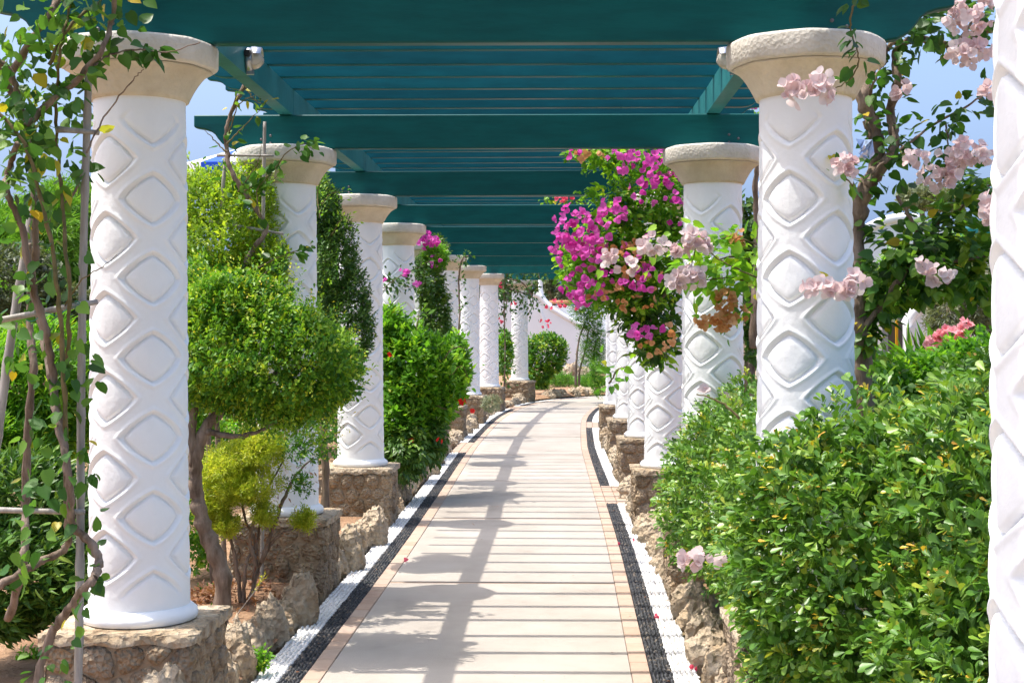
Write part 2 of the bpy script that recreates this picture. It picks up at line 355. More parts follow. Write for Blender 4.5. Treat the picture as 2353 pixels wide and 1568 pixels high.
# ------------------------------------------------------------------ columns and their stone plinths
LC = [(-1.62, 2.6), (-1.541, 6.0), (-1.466, 9.45), (-1.335, 12.8), (-1.28, 16.2), (-1.18, 19.6), (-1.04, 23.0), (-.79, 26.6), (-.48, 30.4), (.18, 34.3)]
RC = [(1.065, 2.6), (1.203, 5.95), (1.30, 9.40), (1.355, 12.65), (1.49, 16.2), (1.60, 19.6), (1.70, 23.2), (1.98, 26.3), (2.32, 29.4), (2.9, 32.6)]
PLH = 0.515; SH = 2.36; CAPH = 0.235
def shaft_mesh():
    NT, NZ = 216, 380; V = []; F = []
    z0, z1 = 0.035, SH - CAPH + 0.004
    pitch = 0.32
    for j in range(NZ):
        z = z0 + (z1 - z0) * j / (NZ - 1)
        R = 0.204 + (0.187 - 0.204) * (z / z1)
        for k in range(NT):
            th = 2 * math.pi * k / NT
            best = 9
            for h in (0, 1):
                a = (math.degrees(th) - 60 * h + 60) % 120 - 60
                zz = z - 0.432 - h * pitch / 2
                b = (zz + pitch / 2) % pitch - pitch / 2
                m = (abs(a / 60) ** 1.22 + abs(b / (pitch / 2)) ** 1.22) ** (1 / 1.22)
                best = min(best, m)
            m = best
            if m < .34: d = .001 - .001 * (m / .34) ** 2
            elif m < .53: t = (m - .34) / .19; d = -.003 * t * t
            elif m < .585: t = (m - .53) / .055; d = -.003 - .012 * t * t * (3 - 2 * t)
            elif m < .705: t = (m - .585) / .12; d = -.015 + .0185 * t * t * (3 - 2 * t)
            else: t = min(1, (m - .705) / .11); d = .0035 - .0035 * t * t * (3 - 2 * t)
            fade = min(1, max(0, (z - .10) / .08)) * min(1, max(0, (z1 - .06 - z) / .10))
            d = d * 1.22 * fade + .0035 * mnoise.noise((math.cos(th) * 1.2, math.sin(th) * 1.2, z * 2.2)) + .0012 * mnoise.noise((math.cos(th) * 5, math.sin(th) * 5, z * 14))
            V.append(((R + d) * math.cos(th), (R + d) * math.sin(th), z))
    for j in range(NZ - 1):
        for k in range(NT):
            k2 = (k + 1) % NT; F.append((j*NT+k, j*NT+k2, (j+1)*NT+k2, (j+1)*NT+k))
    mb = MB(); mb.add(V, F); return mb.mesh('shaft', M_white, smooth=True)
me_shaft = shaft_mesh()
ring = MB(); ring.lathe([(.225, -.004), (.236, .0), (.240, .018), (.236, .034), (.222, .046), (.209, .056), (.19, .057)], 64,
    shape=lambda w, j: 1 + .012 * mnoise.noise((math.cos(w) * 2, math.sin(w) * 2, j * .1)))
me_ring = ring.mesh('base_ring', M_white, smooth=True)
def octa(w, amt):
    a = (w + math.pi/8) % (math.pi/4) - math.pi/8
    return (1 - amt) + amt * (math.cos(math.pi/8) ** .45 / math.cos(a))
zc = SH - CAPH
bell = MB(); prof = [(.185, .0), (.199, .001), (.207, .018), (.221, .045), (.237, .072), (.252, .093), (.266, .108), (.281, .119), (.294, .126), (.29, .130), (.2, .130)]
bell.lathe([(r, zc + z) for r, z in prof], 72, shape=lambda w, j: octa(w, min(.5, j * .07)) * (1 + .008 * mnoise.noise((math.cos(w)*3, math.sin(w)*3, j * .4))))
me_bell = bell.mesh('capital_bell', M_bell, smooth=True)
sl = MB(); prof = [(.2, .1305), (.298, .1305), (.310, .135), (.316, .146), (.317, .19), (.318, .220), (.313, .231), (.30, .2355), (.05, .2355)]
sl.lathe([(r, zc + z) for r, z in prof], 72, shape=lambda w, j: octa(w, .55) * (1 + .006 * mnoise.noise((math.cos(w)*4, math.sin(w)*4, j * .6))))
me_slab = sl.mesh('capital_slab', M_slabtop); 
for p in me_slab.polygons: p.use_smooth = abs(p.normal.z) < .9

def voronoi_stones(w, h, cell, gap, rnd):
    nx, nz = max(1, round(w / cell)), max(1, round(h / cell)); seeds = []
    for i in range(nx):
        for j in range(nz):
            seeds.append(((i + .5 + rnd.uniform(-.38, .38) + (.25 if j % 2 else -.25)) * w / nx, (j + .5 + rnd.uniform(-.36, .36)) * h / nz))
    cells = []
    for a, sa in enumerate(seeds):
        poly = [(0, 0), (w, 0), (w, h), (0, h)]
        for b, sb in enumerate(seeds):
            if a == b: continue
            mx, mz = (sa[0]+sb[0])/2, (sa[1]+sb[1])/2; nx_, nz_ = sb[0]-sa[0], sb[1]-sa[1]; l = math.hypot(nx_, nz_); nx_ /= l; nz_ /= l
            dd = lambda p: (p[0]-mx)*nx_ + (p[1]-mz)*nz_ + gap/2
            out = []
            for i in range(len(poly)):
                p, q = poly[i], poly[(i+1) % len(poly)]; dp, dq = dd(p), dd(q)
                if dp <= 0: out.append(p)
                if dp * dq < 0: t = dp / (dp - dq); out.append((p[0]+(q[0]-p[0])*t, p[1]+(q[1]-p[1])*t))
            poly = out
            if len(poly) < 3: break
        if len(poly) < 3: continue
        ar = abs(sum(poly[i][0]*poly[(i+1)%len(poly)][1]-poly[(i+1)%len(poly)][0]*poly[i][1] for i in range(len(poly))))/2
        if ar < .0006: continue
        r = []
        for i in range(len(poly)):                      # corners cut once: rounded stones
            p, q = poly[i], poly[(i+1) % len(poly)]
            if math.hypot(p[0]-q[0], p[1]-q[1]) < .006: continue
            r += [(p[0]*.74+q[0]*.26, p[1]*.74+q[1]*.26), (p[0]*.26+q[0]*.74, p[1]*.26+q[1]*.74)]
        if len(r) >= 5: cells.append(r)
    return cells
PW = 0.60
def plinth_stones(seed):
    """stones of the four faces of a plinth, meshes in the plinth's own frame"""
    rnd = random.Random(seed); out = []
    for f in range(4):
        rot = Matrix.Rotation(f * math.pi/2, 3, 'Z')
        for poly in voronoi_stones(PW - .01, PLH - .05, .112, .009, rnd):
            cx = sum(p[0] for p in poly)/len(poly); cz = sum(p[1] for p in poly)/len(poly); dep = rnd.uniform(.008, .027)
            lv = [(1.0, -.004), (.93, dep*.6), (.66, dep)]
            vs = []; fs = []; n = len(poly)
            for sc, d in lv:
                for x, z in poly:
                    jit = rnd.uniform(-.006, .005)
                    v = Vector((cx + (x-cx)*sc - PW/2 + .005, -(PW/2 - .012) - d - jit, cz + (z-cz)*sc)); vs.append(tuple(rot @ v))
            vs.append(tuple(rot @ Vector((cx - PW/2, -(PW/2 - .012) - dep*1.05 - rnd.uniform(-.004,.006), cz))))
            for k in range(2):
                for i in range(n):
                    i2 = (i+1) % n; fs.append((k*n+i, k*n+i2, (k+1)*n+i2, (k+1)*n+i))
            fs += [(2*n+i, 2*n+(i+1) % n, 3*n) for i in range(n)]
            out.append(MB().add(vs, fs).mesh('stone', M_stone, smooth=True))
    return out
stone_sets = [plinth_stones(3), plinth_stones(8)]
core = MB(); h = PW/2 - .012
core.add([(-h,-h,-.06),(h,-h,-.06),(h,h,-.06),(-h,h,-.06),(-h,-h,PLH-.03),(h,-h,PLH-.03),(h,h,PLH-.03),(-h,h,PLH-.03)], [(0,3,2,1),(0,1,5,4),(1,2,6,5),(2,3,7,6),(3,0,4,7)])
me_core = core.mesh('mortar_core', M_mortar)
def cap_top():
    mb = MB(); n = 15; vs = []; fs = []; e = PW/2 + .014
    for i in range(n):
        for j in range(n):
            x, y = -e + 2*e*i/(n-1), -e + 2*e*j/(n-1); edge = i in (0, n-1) or j in (0, n-1)
            r_ = 1 + (.03 * mnoise.noise((x*9, y*9, 4)) if edge else 0)
            vs.append((x*r_, y*r_, PLH - .004 - (.006 if edge else 0) + (.006 * mnoise.noise((x*20, y*20, 1)) if math.hypot(x, y) > .25 else -.002)))
    for i in range(n-1):
        for j in range(n-1): fs.append((i*n+j, (i+1)*n+j, (i+1)*n+j+1, i*n+j+1))
    loop = [i*n for i in range(n)] + [(n-1)*n+j for j in range(1, n)] + [i*n+n-1 for i in range(n-2, -1, -1)] + [j for j in range(n-2, 0, -1)]
    m = len(vs); rnd = random.Random(2)
    for k in loop: x, y, z = vs[k]; q = rnd.uniform(.965, 1.0); vs.append((x*q, y*q, z - rnd.uniform(.035, .055)))
    for a in range(len(loop)):
        b = (a+1) % len(loop); fs.append((loop[a], m+a, m+b, loop[b]))
    return mb.add(vs, fs).mesh('rough_top', M_rock, smooth=True)
me_top = cap_top()
ORD = ['nearest', 'second', 'third', 'fourth', 'fifth', 'sixth', 'seventh', 'eighth', 'ninth', 'last']
l_note = ['', 'beside the bamboo trellis', 'behind the round clipped tree', 'in full view, between dark vine and hibiscus', 'half hidden by the bright hibiscus bush', 'mostly hidden by climbing vine', 'with a thin bare vine stem up its side', 'in full view at the bend', 'with sunlit streaks on its left side', 'at the far end by the white building']
r_note = ['cut off by the right edge of the picture, in front of the hedge', 'rising from the big clipped hedge', 'wrapped in bougainvillea sprays', 'under the magenta bougainvillea', 'peeping out behind the third', 'peeping out behind the fourth', 'hidden behind the row', 'hidden in the bend', 'hidden in the bend', 'hidden in the bend']
def column(x, y, rz, lab_c, lab_p, k):
    p = thing('stone_plinth', lab_p, 'plinth', (x, y, 0), 'rubble plinths under the columns')
    tilt = math.atan2(*[(path_at(s_of_y(y))[i]) for i in (2, 3)])
    p.rotation_euler = (0, 0, -tilt)
    link_mesh('mortar_core', me_core, p); link_mesh('rough_top', me_top, p)
    q = (k * 7) % 4
    for me in stone_sets[k % 2]:
        o = link_mesh('stone', me, p); o.rotation_euler = (0, 0, q * math.pi/2)
    c = thing('white_column', lab_c, 'column', (x, y, PLH), 'white columns of the pergola')
    c.rotation_euler = (0, 0, rz)
    for nm, me in (('shaft', me_shaft), ('base_ring', me_ring), ('capital_bell', me_bell), ('capital_slab', me_slab)): link_mesh(nm, me, c)
k = 0
for i, (x, y) in enumerate(LC):
    if i == 0: continue
    column(x, y, math.radians(-90 + 31), f'{ORD[i-1]} white column of the left row, {l_note[i]}', f'stone plinth under the {ORD[i-1]} column of the left row', k); k += 1
for i, (x, y) in enumerate(RC):
    if i > 6: continue
    column(x, y, math.radians(-90 - 31), f'{ORD[i]} white column of the right row, {r_note[i]}', f'stone plinth under the {ORD[i]} column of the right row', k); k += 1

# ------------------------------------------------------------------ teal pergola roof
roof = thing('pergola_roof', 'long teal wooden pergola roof of beams and slats over the path', 'pergola', (0, 6, PLH + SH))
BZ = PLH + SH; BH = 0.22; PZ = BZ + BH; PH = 0.168; SZ = PZ + PH; SLH = 0.10
def end_profile(depth, l):
    q = [(0, 0), (0, -.36), (.10, -.39), (.24, -.42), (.38, -.48), (.48, -.58), (.54, -.70), (.64, -.85), (.80, -.96), (1.0, -1.0)]
    return [(a * l, b * depth) for a, b in q]
def beam(name, pl, pr, over, z, depth, th, mat, l):
    a = np.array([*pl, 0.0]); b = np.array([*pr, 0.0]); d = b - a; w = np.linalg.norm(d); d /= w
    nrm = np.array([-d[1], d[0], 0])
    e = end_profile(depth, l); W = w + 2 * over
    prof = [(x - over, yv) for x, yv in e] + [(w + over - x, yv) for x, yv in e[::-1]]
    prof = prof[::-1]
    o = MB().prism(a + np.array([0, 0, z + depth]), d, (0, 0, 1), nrm * th / 2, prof).part(name, mat, roof)
    md = o.modifiers.new('edge', 'BEVEL'); md.width = .007 if name == 'beam' else .004; md.segments = 1; md.limit_method = 'ANGLE'; md.angle_limit = math.radians(70)
for i in range(10):
    beam('beam', LC[i], RC[i], .60, BZ + .001, BH, .075, M_teal, .29)
for i in range(9):
    for t in range(8):
        f = (t + .02 * random.uniform(-1, 1)) / 8
        pl = (LC[i][0] + (LC[i+1][0]-LC[i][0])*f, LC[i][1] + (LC[i+1][1]-LC[i][1])*f); pr = (RC[i][0] + (RC[i+1][0]-RC[i][0])*f, RC[i][1] + (RC[i+1][1]-RC[i][1])*f)
        beam('slat', pl, pr, .50 + random.uniform(-.02, .02), SZ + .002, SLH, .062, M_slat, .20)
for C in (LC, RC):
    for i in range(9):
        a = np.array([*C[i], 0.0]); b = np.array([*C[i+1], 0.0]); d = b - a; w = np.linalg.norm(d); d /= w; nrm = np.array([-d[1], d[0], 0])
        MB().prism(a + np.array([0, 0, PZ + .003]), d, (0, 0, 1), nrm * .043, [(.003, 0), (w - .003, 0), (w - .003, PH - .003), (.003, PH - .003)]).part('purlin', M_purlin, roof)

def bulkhead_light(p, sx, label):
    t = thing('bulkhead_light', label, 'lamp', p, 'bulkhead lights on the pergola'); p = np.array(p)
    R = Matrix.Rotation(sx * math.pi/2, 3, 'Y')
    ov = lambda w, j: 1 + .22 * abs(math.cos(w)) ** 2
    def lp(pr): 
        m = MB(); m.lathe([(r, z) for r, z in pr], 28, rot=R, shape=ov); m.v = [tuple(np.array(v) + p) for v in m.v]; return m
    lp([(.052, 0), (.055, .008), (.053, .030), (.048, .034)]).part('housing', M_metal, t, True)
    l = lp([(.045, .0345), (.044, .045), (.040, .062), (.030, .078), (.016, .087), (.003, .09)]).part('lens', M_glass, t, True)
    for q in range(-3, 4):
        rr = MB(); rr.tube([p + np.array([sx * (.036 + .053 * math.cos(u)), q * .011, .040 * math.sin(u)]) for u in np.linspace(-1.35, 1.35, 9)], .0016, 5); rr.part('glass_rib', M_glass, l, True)
    h = MB(); vs = []; fs = []
    for a in np.linspace(.12*math.pi, .88*math.pi, 13):
        for xx, r_ in ((.030, .060), (.085, .054), (.085, .051), (.030, .057)): vs.append(p + np.array([sx*xx, r_*1.02*math.cos(a), r_*1.22*math.sin(a)]))
    for i in range(12):
        for k_ in range(4): k2 = (k_+1) % 4; fs.append((i*4+k_, i*4+k2, (i+1)*4+k2, (i+1)*4+k_))
    h.add(vs, fs).part('hood', M_metal, t, True)
    c = MB(); c.box(p + np.array([min(0, sx*.02), -.012, -.082]), p + np.array([max(0, sx*.04), .012, -.060])); c.part('clip', M_metal, t)
    w_ = MB(); w_.box(p + np.array([min(0, sx*.03), -.075, .010]), p + np.array([max(0, sx*.03), -.050, .040])); w_.part('cable_gland', M_dark, t)
for i in (1, 2, 3):
    for C, sg in ((LC, 1), (RC, -1)):
        for dx, dz in ((.10, .035), (.10, .085), (.16, .06)):
            b_ = np.array([C[i][0] - sg * dx, C[i][1] - .0385, BZ + dz]); bo = MB(); bo.tube([b_ + np.array([0, .004, 0]), b_ - np.array([0, .006, 0])], .0085, 8); bo.part('bolt', M_grey, roof, True)
def purlin_x(C, y): return float(np.interp(y, [c[1] for c in C], [c[0] for c in C]))
bulkhead_light((purlin_x(LC, 7.95) + .045, 7.95, PZ + .085), 1, 'metal bulkhead light with ribbed glass on the left roof purlin')
bulkhead_light((purlin_x(RC, 7.95) - .045, 7.95, PZ + .085), -1, 'metal bulkhead light half hidden behind the right capital')

# ------------------------------------------------------------------ rocks
def rock_mesh(seed):
    bm = bmesh.new(); bmesh.ops.create_icosphere(bm, subdivisions=4, radius=1)
    o = Vector((seed * 7.3, seed * 3.1, seed * 1.7))
    for v in bm.verts:
        p = v.co.copy(); q = p + o
        d = .30 * mnoise.noise(q * 1.1) + .20 * mnoise.noise(Vector((q.x*2.4, q.y*2.4, q.z*1.2))) + .30 * (abs(mnoise.noise(Vector((q.x*4.2, q.y*4.2, q.z*1.4)))) - .3)
        d += .09 * mnoise.noise(q * 7) + .05 * mnoise.noise(q * 13) - .10 * max(0, mnoise.noise(q * 3.3) - .25) * 3
        v.co = p * (1 + d)
        if v.co.z < -.55: v.co.z = -.55 + (v.co.z + .55) * .2
    me = bpy.data.meshes.new('rock'); bm.to_mesh(me); bm.free(); me.materials.append(M_rock)
    me.polygons.foreach_set('use_smooth', [True] * len(me.polygons)); return me
ROCKS = [rock_mesh(i + 1) for i in range(9)]
def rock(x, y, z, sx, sy, sz, label, name='rock', lean=.12, group='edging rocks along the path', mi=None, cat='rock'):
    o = link_mesh(name, ROCKS[random.randrange(9) if mi is None else mi])
    o.location = (x, y, z + .5 * sz); o.scale = (sx, sy, sz)
    o.rotation_euler = (random.uniform(-lean, lean), random.uniform(-lean, lean), random.uniform(0, 6.28))
    return tag(o, label, cat, group)
NTH = ['first', 'second', 'third', 'fourth', 'fifth', 'sixth', 'seventh', 'eighth', 'ninth', 'tenth', 'eleventh', 'twelfth', 'thirteenth', 'fourteenth']
def rock_row(side, C, i0, i1, step_fn, word):
    for i in range(i0, i1):
        ya, yb = C[i][1] + .42, C[i+1][1] - .42; y = ya; n = 0
        while y < yb + .05:
            st = step_fn(y); s = s_of_y(y); tall = random.random()
            sz = (.085 + .085 * tall) if side < 0 else (.10 + .08 * tall)
            x, yy, _ = pp(s, side * (1.185 + random.uniform(-.02, .03)), 0)
            kind = 'tall jagged' if tall > .66 else ('upright craggy' if tall > .33 else 'low rough')
            rock(x, yy, -.02, random.uniform(.070, .105), st * random.uniform(.40, .52), sz,
                 f'{kind} limestone rock, {NTH[min(n, 13)]} behind the {ORD[i-1 if side < 0 else i]} plinth of the {word} row')
            n += 1; y += st
rock_row(-1, LC, 1, 9, lambda y: .205 if y < 17 else .36, 'left')
rock_row(1, RC, 1, 6, lambda y: .25 if y < 10 else .40, 'right')
def rock_px(px, pbase, Y, w, ht, label, mi, group=None, name='boulder', d=None, z=None):
    x = (px - 1176) * Y / FPX
    rock(x, Y, -.03 if z is None else z, w/2, (d or w)/2, ht * .58, label, name, .15, group, mi, 'rock')
rock_px(372, 1568, 5.35, .23, .56, 'grey pointed boulder in front of the nearest left plinth', 3)
rock_px(690, 1400, 8.4, .20, .36, 'tall pitted boulder standing by the path behind the clipped tree trunk', 5)
rock_px(860, 1250, 11.5, .20, .38, 'sunlit yellowish boulder in front of the third left plinth', 2)
rock_px(800, 1300, 10.3, .20, .37, 'dark leaning boulder beside the second left plinth', 6)
s_ = s_of_y(35.4)
for j in range(11):
    p = pp(s_, -1.24 - .06 * (j % 3), 0); w_ = random.uniform(.17, .25)
    rock(p[0], p[1], -.02, w_, w_ * .9, random.uniform(.15, .21), f'{["low", "wide", "round", "craggy"][j % 4]} boulder edging the far bend of the path, {NTH[j]} beyond the last left column', 'boulder', .2, 'boulders at the far bend', j % 9)
    s_ += w_ * 1.9

# ------------------------------------------------------------------ leaves, shoots and plants
OVAL = (np.array([(0,0,0),(.42,-.5,.07),(.45,0,0),(.42,.5,.07),(1,0,-.07)]), np.array([(0,2,1),(0,3,2),(1,2,4),(2,3,4)]))
HEART = (np.array([(.03,0,0),(-.04,-.24,.03),(-.04,.24,.03),(.16,-.47,.06),(.16,.47,.06),(.45,-.47,.05),(.45,.47,.05),(.74,-.28,.0),(.74,.28,.0),(1.02,0,-.13),(.28,0,-.04),(.66,0,-.07)]),
         np.array([(0,10,1),(0,2,10),(1,10,3),(2,4,10),(3,10,5),(4,6,10),(5,10,11),(6,11,10),(5,11,7),(6,8,11),(7,11,9),(8,9,11)]))
BRACT = (np.array([(0,0,0),(.18,-.30,.10),(.18,.30,.10),(.48,-.52,.10),(.48,.52,.10),(.80,-.36,.0),(.80,.36,.0),(1.0,0,-.10),(.35,0,-.03),(.72,0,-.07)]),
         np.array([(0,8,1),(0,2,8),(1,8,3),(2,4,8),(3,8,9),(4,9,8),(3,9,5),(4,6,9),(5,9,7),(6,7,9)]))
OBO = (np.array([(0,0,0),(.40,-.30,.04),(.40,.30,.04),(.74,-.5,.05),(.74,.5,.05),(.96,-.22,.0),(.96,.22,.0),(.55,0,-.02)]),
       np.array([(0,7,1),(0,2,7),(1,7,3),(2,4,7),(3,7,5),(4,6,7),(5,7,6)]))
def unit(a): return a / (np.linalg.norm(a, axis=-1, keepdims=True) + 1e-9)
def frames(d, up):
    d = unit(d); s = unit(np.cross(up, d)); n = np.cross(d, s); return d, s, n
LEAFCACHE = {}
def leaf_mesh(tpl, tname, mat, bucket):
    key = (tname, mat.name, bucket)
    if key not in LEAFCACHE:
        LEAFCACHE[key] = tri_mesh('leaf', tpl[0], tpl[1], mat, np.full(len(tpl[0]), (bucket + .5) / 8))
    return LEAFCACHE[key]
def put_leaves(parent, L, mat, tpl='OVAL', ind=0, rank=None, name='foliage'):
    """L = dict(pos, d, up, len, wid, tint): IND leaves of lowest RANK as objects, the rest as one part"""
    T = {'OVAL': OVAL, 'HEART': HEART, 'OBO': OBO}[tpl]; base = BASE[parent.name]
    d, s, n = frames(L['d'], L['up']); pos = L['pos'] - base; N = len(pos)
    sel = np.zeros(N, bool)
    if ind:
        r = L['pos'][:, 1] if rank is None else rank
        sel[np.argsort(r)[:min(ind, N)]] = True
        for i in np.nonzero(sel)[0]:
            o = link_mesh('leaf', leaf_mesh(T, tpl, mat, int(np.clip(L['tint'][i] * 8, 0, 7))), parent)
            o.matrix_local = Matrix(((d[i,0]*L['len'][i], s[i,0]*L['wid'][i], n[i,0]*L['len'][i], pos[i,0]), (d[i,1]*L['len'][i], s[i,1]*L['wid'][i], n[i,1]*L['len'][i], pos[i,1]),
                                     (d[i,2]*L['len'][i], s[i,2]*L['wid'][i], n[i,2]*L['len'][i], pos[i,2]), (0,0,0,1)))
    k = ~sel
    if k.any():
        tv = T[0]; V = pos[k][:, None] + d[k][:, None] * (tv[:, 0][None, :, None] * L['len'][k][:, None, None]) + s[k][:, None] * (tv[:, 1][None, :, None] * L['wid'][k][:, None, None]) + n[k][:, None] * (tv[:, 2][None, :, None] * L['len'][k][:, None, None])
        m = int(k.sum()); F = (np.arange(m)[:, None, None] * len(tv) + T[1][None]).reshape(-1, 3)
        o = link_mesh(name, tri_mesh(name, V.reshape(-1, 3), F, mat, np.repeat(L['tint'][k], len(tv))), parent)
        o['kind'] = 'stuff'; BASE[o.name] = base; return o
def lumps(u, seed):
    r_ = np.random.default_rng(seed); out = np.zeros(len(u))
    for f, a in ((2.3, .10), (4.1, .08), (8.0, .05)):
        for _ in range(3):
            k_ = unit(r_.normal(size=3)) * f; out += a * .6 * np.sin(u @ k_ + r_.uniform(0, 6.3))
    return out
def shoots(blobs, M, k, leaf, shoot, wid=.5, depth=.35, cull=-.3, new=.1, tint=(.45, .13), up=.35, droop=0.0, lump=1.0, seed=1, spread=.9):
    """leafy shoots over the skin of a union of ellipsoids ((centre, radii), ...)"""
    cs = np.array([b[0] for b in blobs]); rs = np.array([b[1] for b in blobs]); ar = (rs[:,0]*rs[:,1] + rs[:,1]*rs[:,2] + rs[:,0]*rs[:,2]); ar = ar / ar.sum()
    Pp = []; Nn = []; tot = 0
    while tot < M:
        q = M * 2; bi = rng.choice(len(blobs), q, p=ar); u = unit(rng.normal(size=(q, 3)))
        sc = (1 - depth * rng.random(q) ** 1.6) * (1 + lump * lumps(u * 1.0 + bi[:, None] * 3.7, seed))
        p = cs[bi] + rs[bi] * u * sc[:, None]; nn = unit(u / rs[bi])
        keep = np.ones(q, bool)
        for j in range(len(blobs)):
            e = (((p - cs[j]) / rs[j]) ** 2).sum(1); keep &= (bi == j) | (e > .55)
        tc = unit(CAMV - p); keep &= ((nn * tc).sum(1) > cull) | (rng.random(q) < .25)
        Pp.append(p[keep]); Nn.append(nn[keep]); tot += keep.sum()
    p = np.concatenate(Pp)[:M]; nn = np.concatenate(Nn)[:M]
    dr = unit(nn + np.array([0, 0, up]) + .55 * rng.normal(size=(M, 3)))
    a = unit(np.cross(dr, np.array([.3, .2, .93]))); b = np.cross(dr, a)
    sl_ = shoot * rng.uniform(.6, 1.35, M); tb = rng.normal(tint[0], tint[1], M); isnew = rng.random(M) < new
    out = dict(pos=[], d=[], up=[], len=[], wid=[], tint=[], rk=[])
    face = (nn * unit(CAMV - p)).sum(1)
    for j in range(k):
        t = (j + 1) / k; ph = j * 2.4 + rng.uniform(0, .8, M) + rng.uniform(0, 6.3)
        lat = a * np.cos(ph)[:, None] + b * np.sin(ph)[:, None]
        out['pos'].append(p + dr * (sl_ * (t - .5))[:, None]); out['d'].append(unit(dr * (.45 + .5 * t) + lat * spread - np.array([0, 0, droop])))
        out['up'].append(unit(dr * .55 + np.array([-.22, 0, .75]) + .38 * rng.normal(size=(M, 3))))
        ll = leaf * rng.uniform(.72, 1.18, M) * (1 - .38 * (t > .55) * isnew); out['len'].append(ll); out['wid'].append(ll * wid * rng.uniform(.85, 1.15, M))
        tt = tb + rng.normal(0, .06, M); tt = np.minimum(tt, .84); tt = np.where(isnew & (t > .55), rng.uniform(.80, .97, M), tt); out['tint'].append(np.clip(tt, 0, 1))
        out['rk'].append(p[:, 1] * .5 - face * .8 + rng.random(M) * .5)
    return {q: np.concatenate(v) for q, v in out.items()}
def wiggle(pts, amp, n=8, seed=None):
    r_ = random.Random(seed if seed is not None else random.random()); pts = [np.array(p, float) for p in pts]; out = []
    c = [2*pts[0]-pts[1]] + pts + [2*pts[-1]-pts[-2]]
    for i in range(1, len(c) - 2):
        for t in np.linspace(0, 1, n, endpoint=False):
            p0, p1, p2, p3 = c[i-1:i+3]; q = 0.5 * ((2*p1) + (-p0+p2)*t + (2*p0-5*p1+4*p2-p3)*t*t + (-p0+3*p1-3*p2+p3)*t**3)
            out.append(q + amp * np.array([r_.uniform(-1,1), r_.uniform(-1,1), r_.uniform(-1,1)]))
    return out + [pts[-1]]
def stem(parent, pts, r0, r1, mat=None, amp=.004, name='stem', sides=8):
    w = wiggle(pts, amp, 7, len(pts) + int(abs(pts[0][0]) * 1000)); n = len(w)
    rr = [(r0 + (r1 - r0) * i / (n - 1)) * (1 + .12 * math.sin(i * 1.9) + .08 * random.uniform(-1, 1)) for i in range(n)]
    MB().tube(w, rr, sides).part(name, mat or M_bark, parent, True); return w
def along(lines, N, off, leaf, wid=.85, droop=.5, tint=(.45, .15), yel=.012, clump=1):
    """leaves hanging round twigs (lists of points)"""
    seg = [np.array(l) for l in lines]; ln = np.array([np.linalg.norm(np.diff(s_, axis=0), axis=1).sum() for s_ in seg]); pr = ln / ln.sum()
    idx = rng.choice(len(seg), N, p=pr); pos = np.zeros((N, 3)); tg = np.zeros((N, 3))
    for i, b in enumerate(idx):
        s_ = seg[b]; f = rng.random() * (len(s_) - 1.001); q = int(f); pos[i] = s_[q] + (s_[q+1] - s_[q]) * (f - q); tg[i] = s_[q+1] - s_[q]
    o = rng.normal(size=(N, 3)) * off; pos = pos + o
    d = unit(unit(o) * .9 + unit(tg) * .5 - np.array([0, 0, droop]) + .4 * rng.normal(size=(N, 3)))
    upv = unit(np.array([-.25, -.35, .8]) + .55 * rng.normal(size=(N, 3))); ll = leaf * rng.uniform(.55, 1.15, N)
    tt = np.clip(rng.normal(tint[0], tint[1], N), 0, .9); tt = np.where(rng.random(N) < yel, 1.0, tt)
    return dict(pos=pos, d=d, up=upv, len=ll, wid=ll * wid, tint=tt)
def merge(*Ls): return {k_: np.concatenate([l[k_] for l in Ls]) for k_ in ('pos', 'd', 'up', 'len', 'wid', 'tint')}
def blob(px, py, Y, rx, rz, ry): return (P(px, py, Y), np.array([rx * Y / FPX, ry, rz * Y / FPX]))

# flowers
def bract_mesh(name, mat, n=3, tilt=50, wid=.85, petal=None):
    V = []; T = []; tv, tt = BRACT if petal is None else petal
    for i in range(n):
        a = 2 * math.pi * i / n; t = math.radians(tilt)
        d = np.array([math.cos(a)*math.sin(t), math.sin(a)*math.sin(t), math.cos(t)]); s_ = np.array([-math.sin(a), math.cos(a), 0]); nn_ = np.cross(d, s_)
        k_ = len(V); V += [d * (v[0] + .05) + s_ * v[1] * wid + nn_ * (v[2] * 1.2) for v in tv]; T += [tuple(x + k_ for x in f) for f in tt]
    return tri_mesh(name, np.array(V), np.array(T), mat)
FL = {k_: [bract_mesh('flower', m, 3, ti, w_) for ti, w_ in ((30, 1.0), (44, 1.05), (58, .95))] for k_, m in (('mag', M_magenta), ('pale', M_pale), ('org', M_orange), ('red', M_red))}
FL['hib'] = [bract_mesh('flower', M_hibisc, 5, 62, .8)]
FL['ole'] = [bract_mesh('flower', M_olean, 5, 60, .8), bract_mesh('flower', M_olean, 5, 40, .85)]
def flowers(parent, kind, centre, rad, n, size, face=(-.15, -.75, .1)):
    base = BASE[parent.name]; c = np.array(centre); rad = np.array([rad] * 3 if np.isscalar(rad) else rad)
    for i in range(n):
        u = unit(rng.normal(size=3)); p = c + rad * u * rng.random() ** .4
        ax = unit(u * .8 + np.array(face) + .35 * rng.normal(size=3)); sz = size * rng.uniform(.75, 1.15)
        o = link_mesh('flower', FL[kind][rng.integers(len(FL[kind]))], parent)
        q = Vector(ax).to_track_quat('Z', 'Y'); o.matrix_local = Matrix.Translation(Vector(p - base)) @ q.to_matrix().to_4x4() @ Matrix.Rotation(rng.uniform(0, 6.3), 4, 'Z') @ Matrix.Scale(sz, 4)

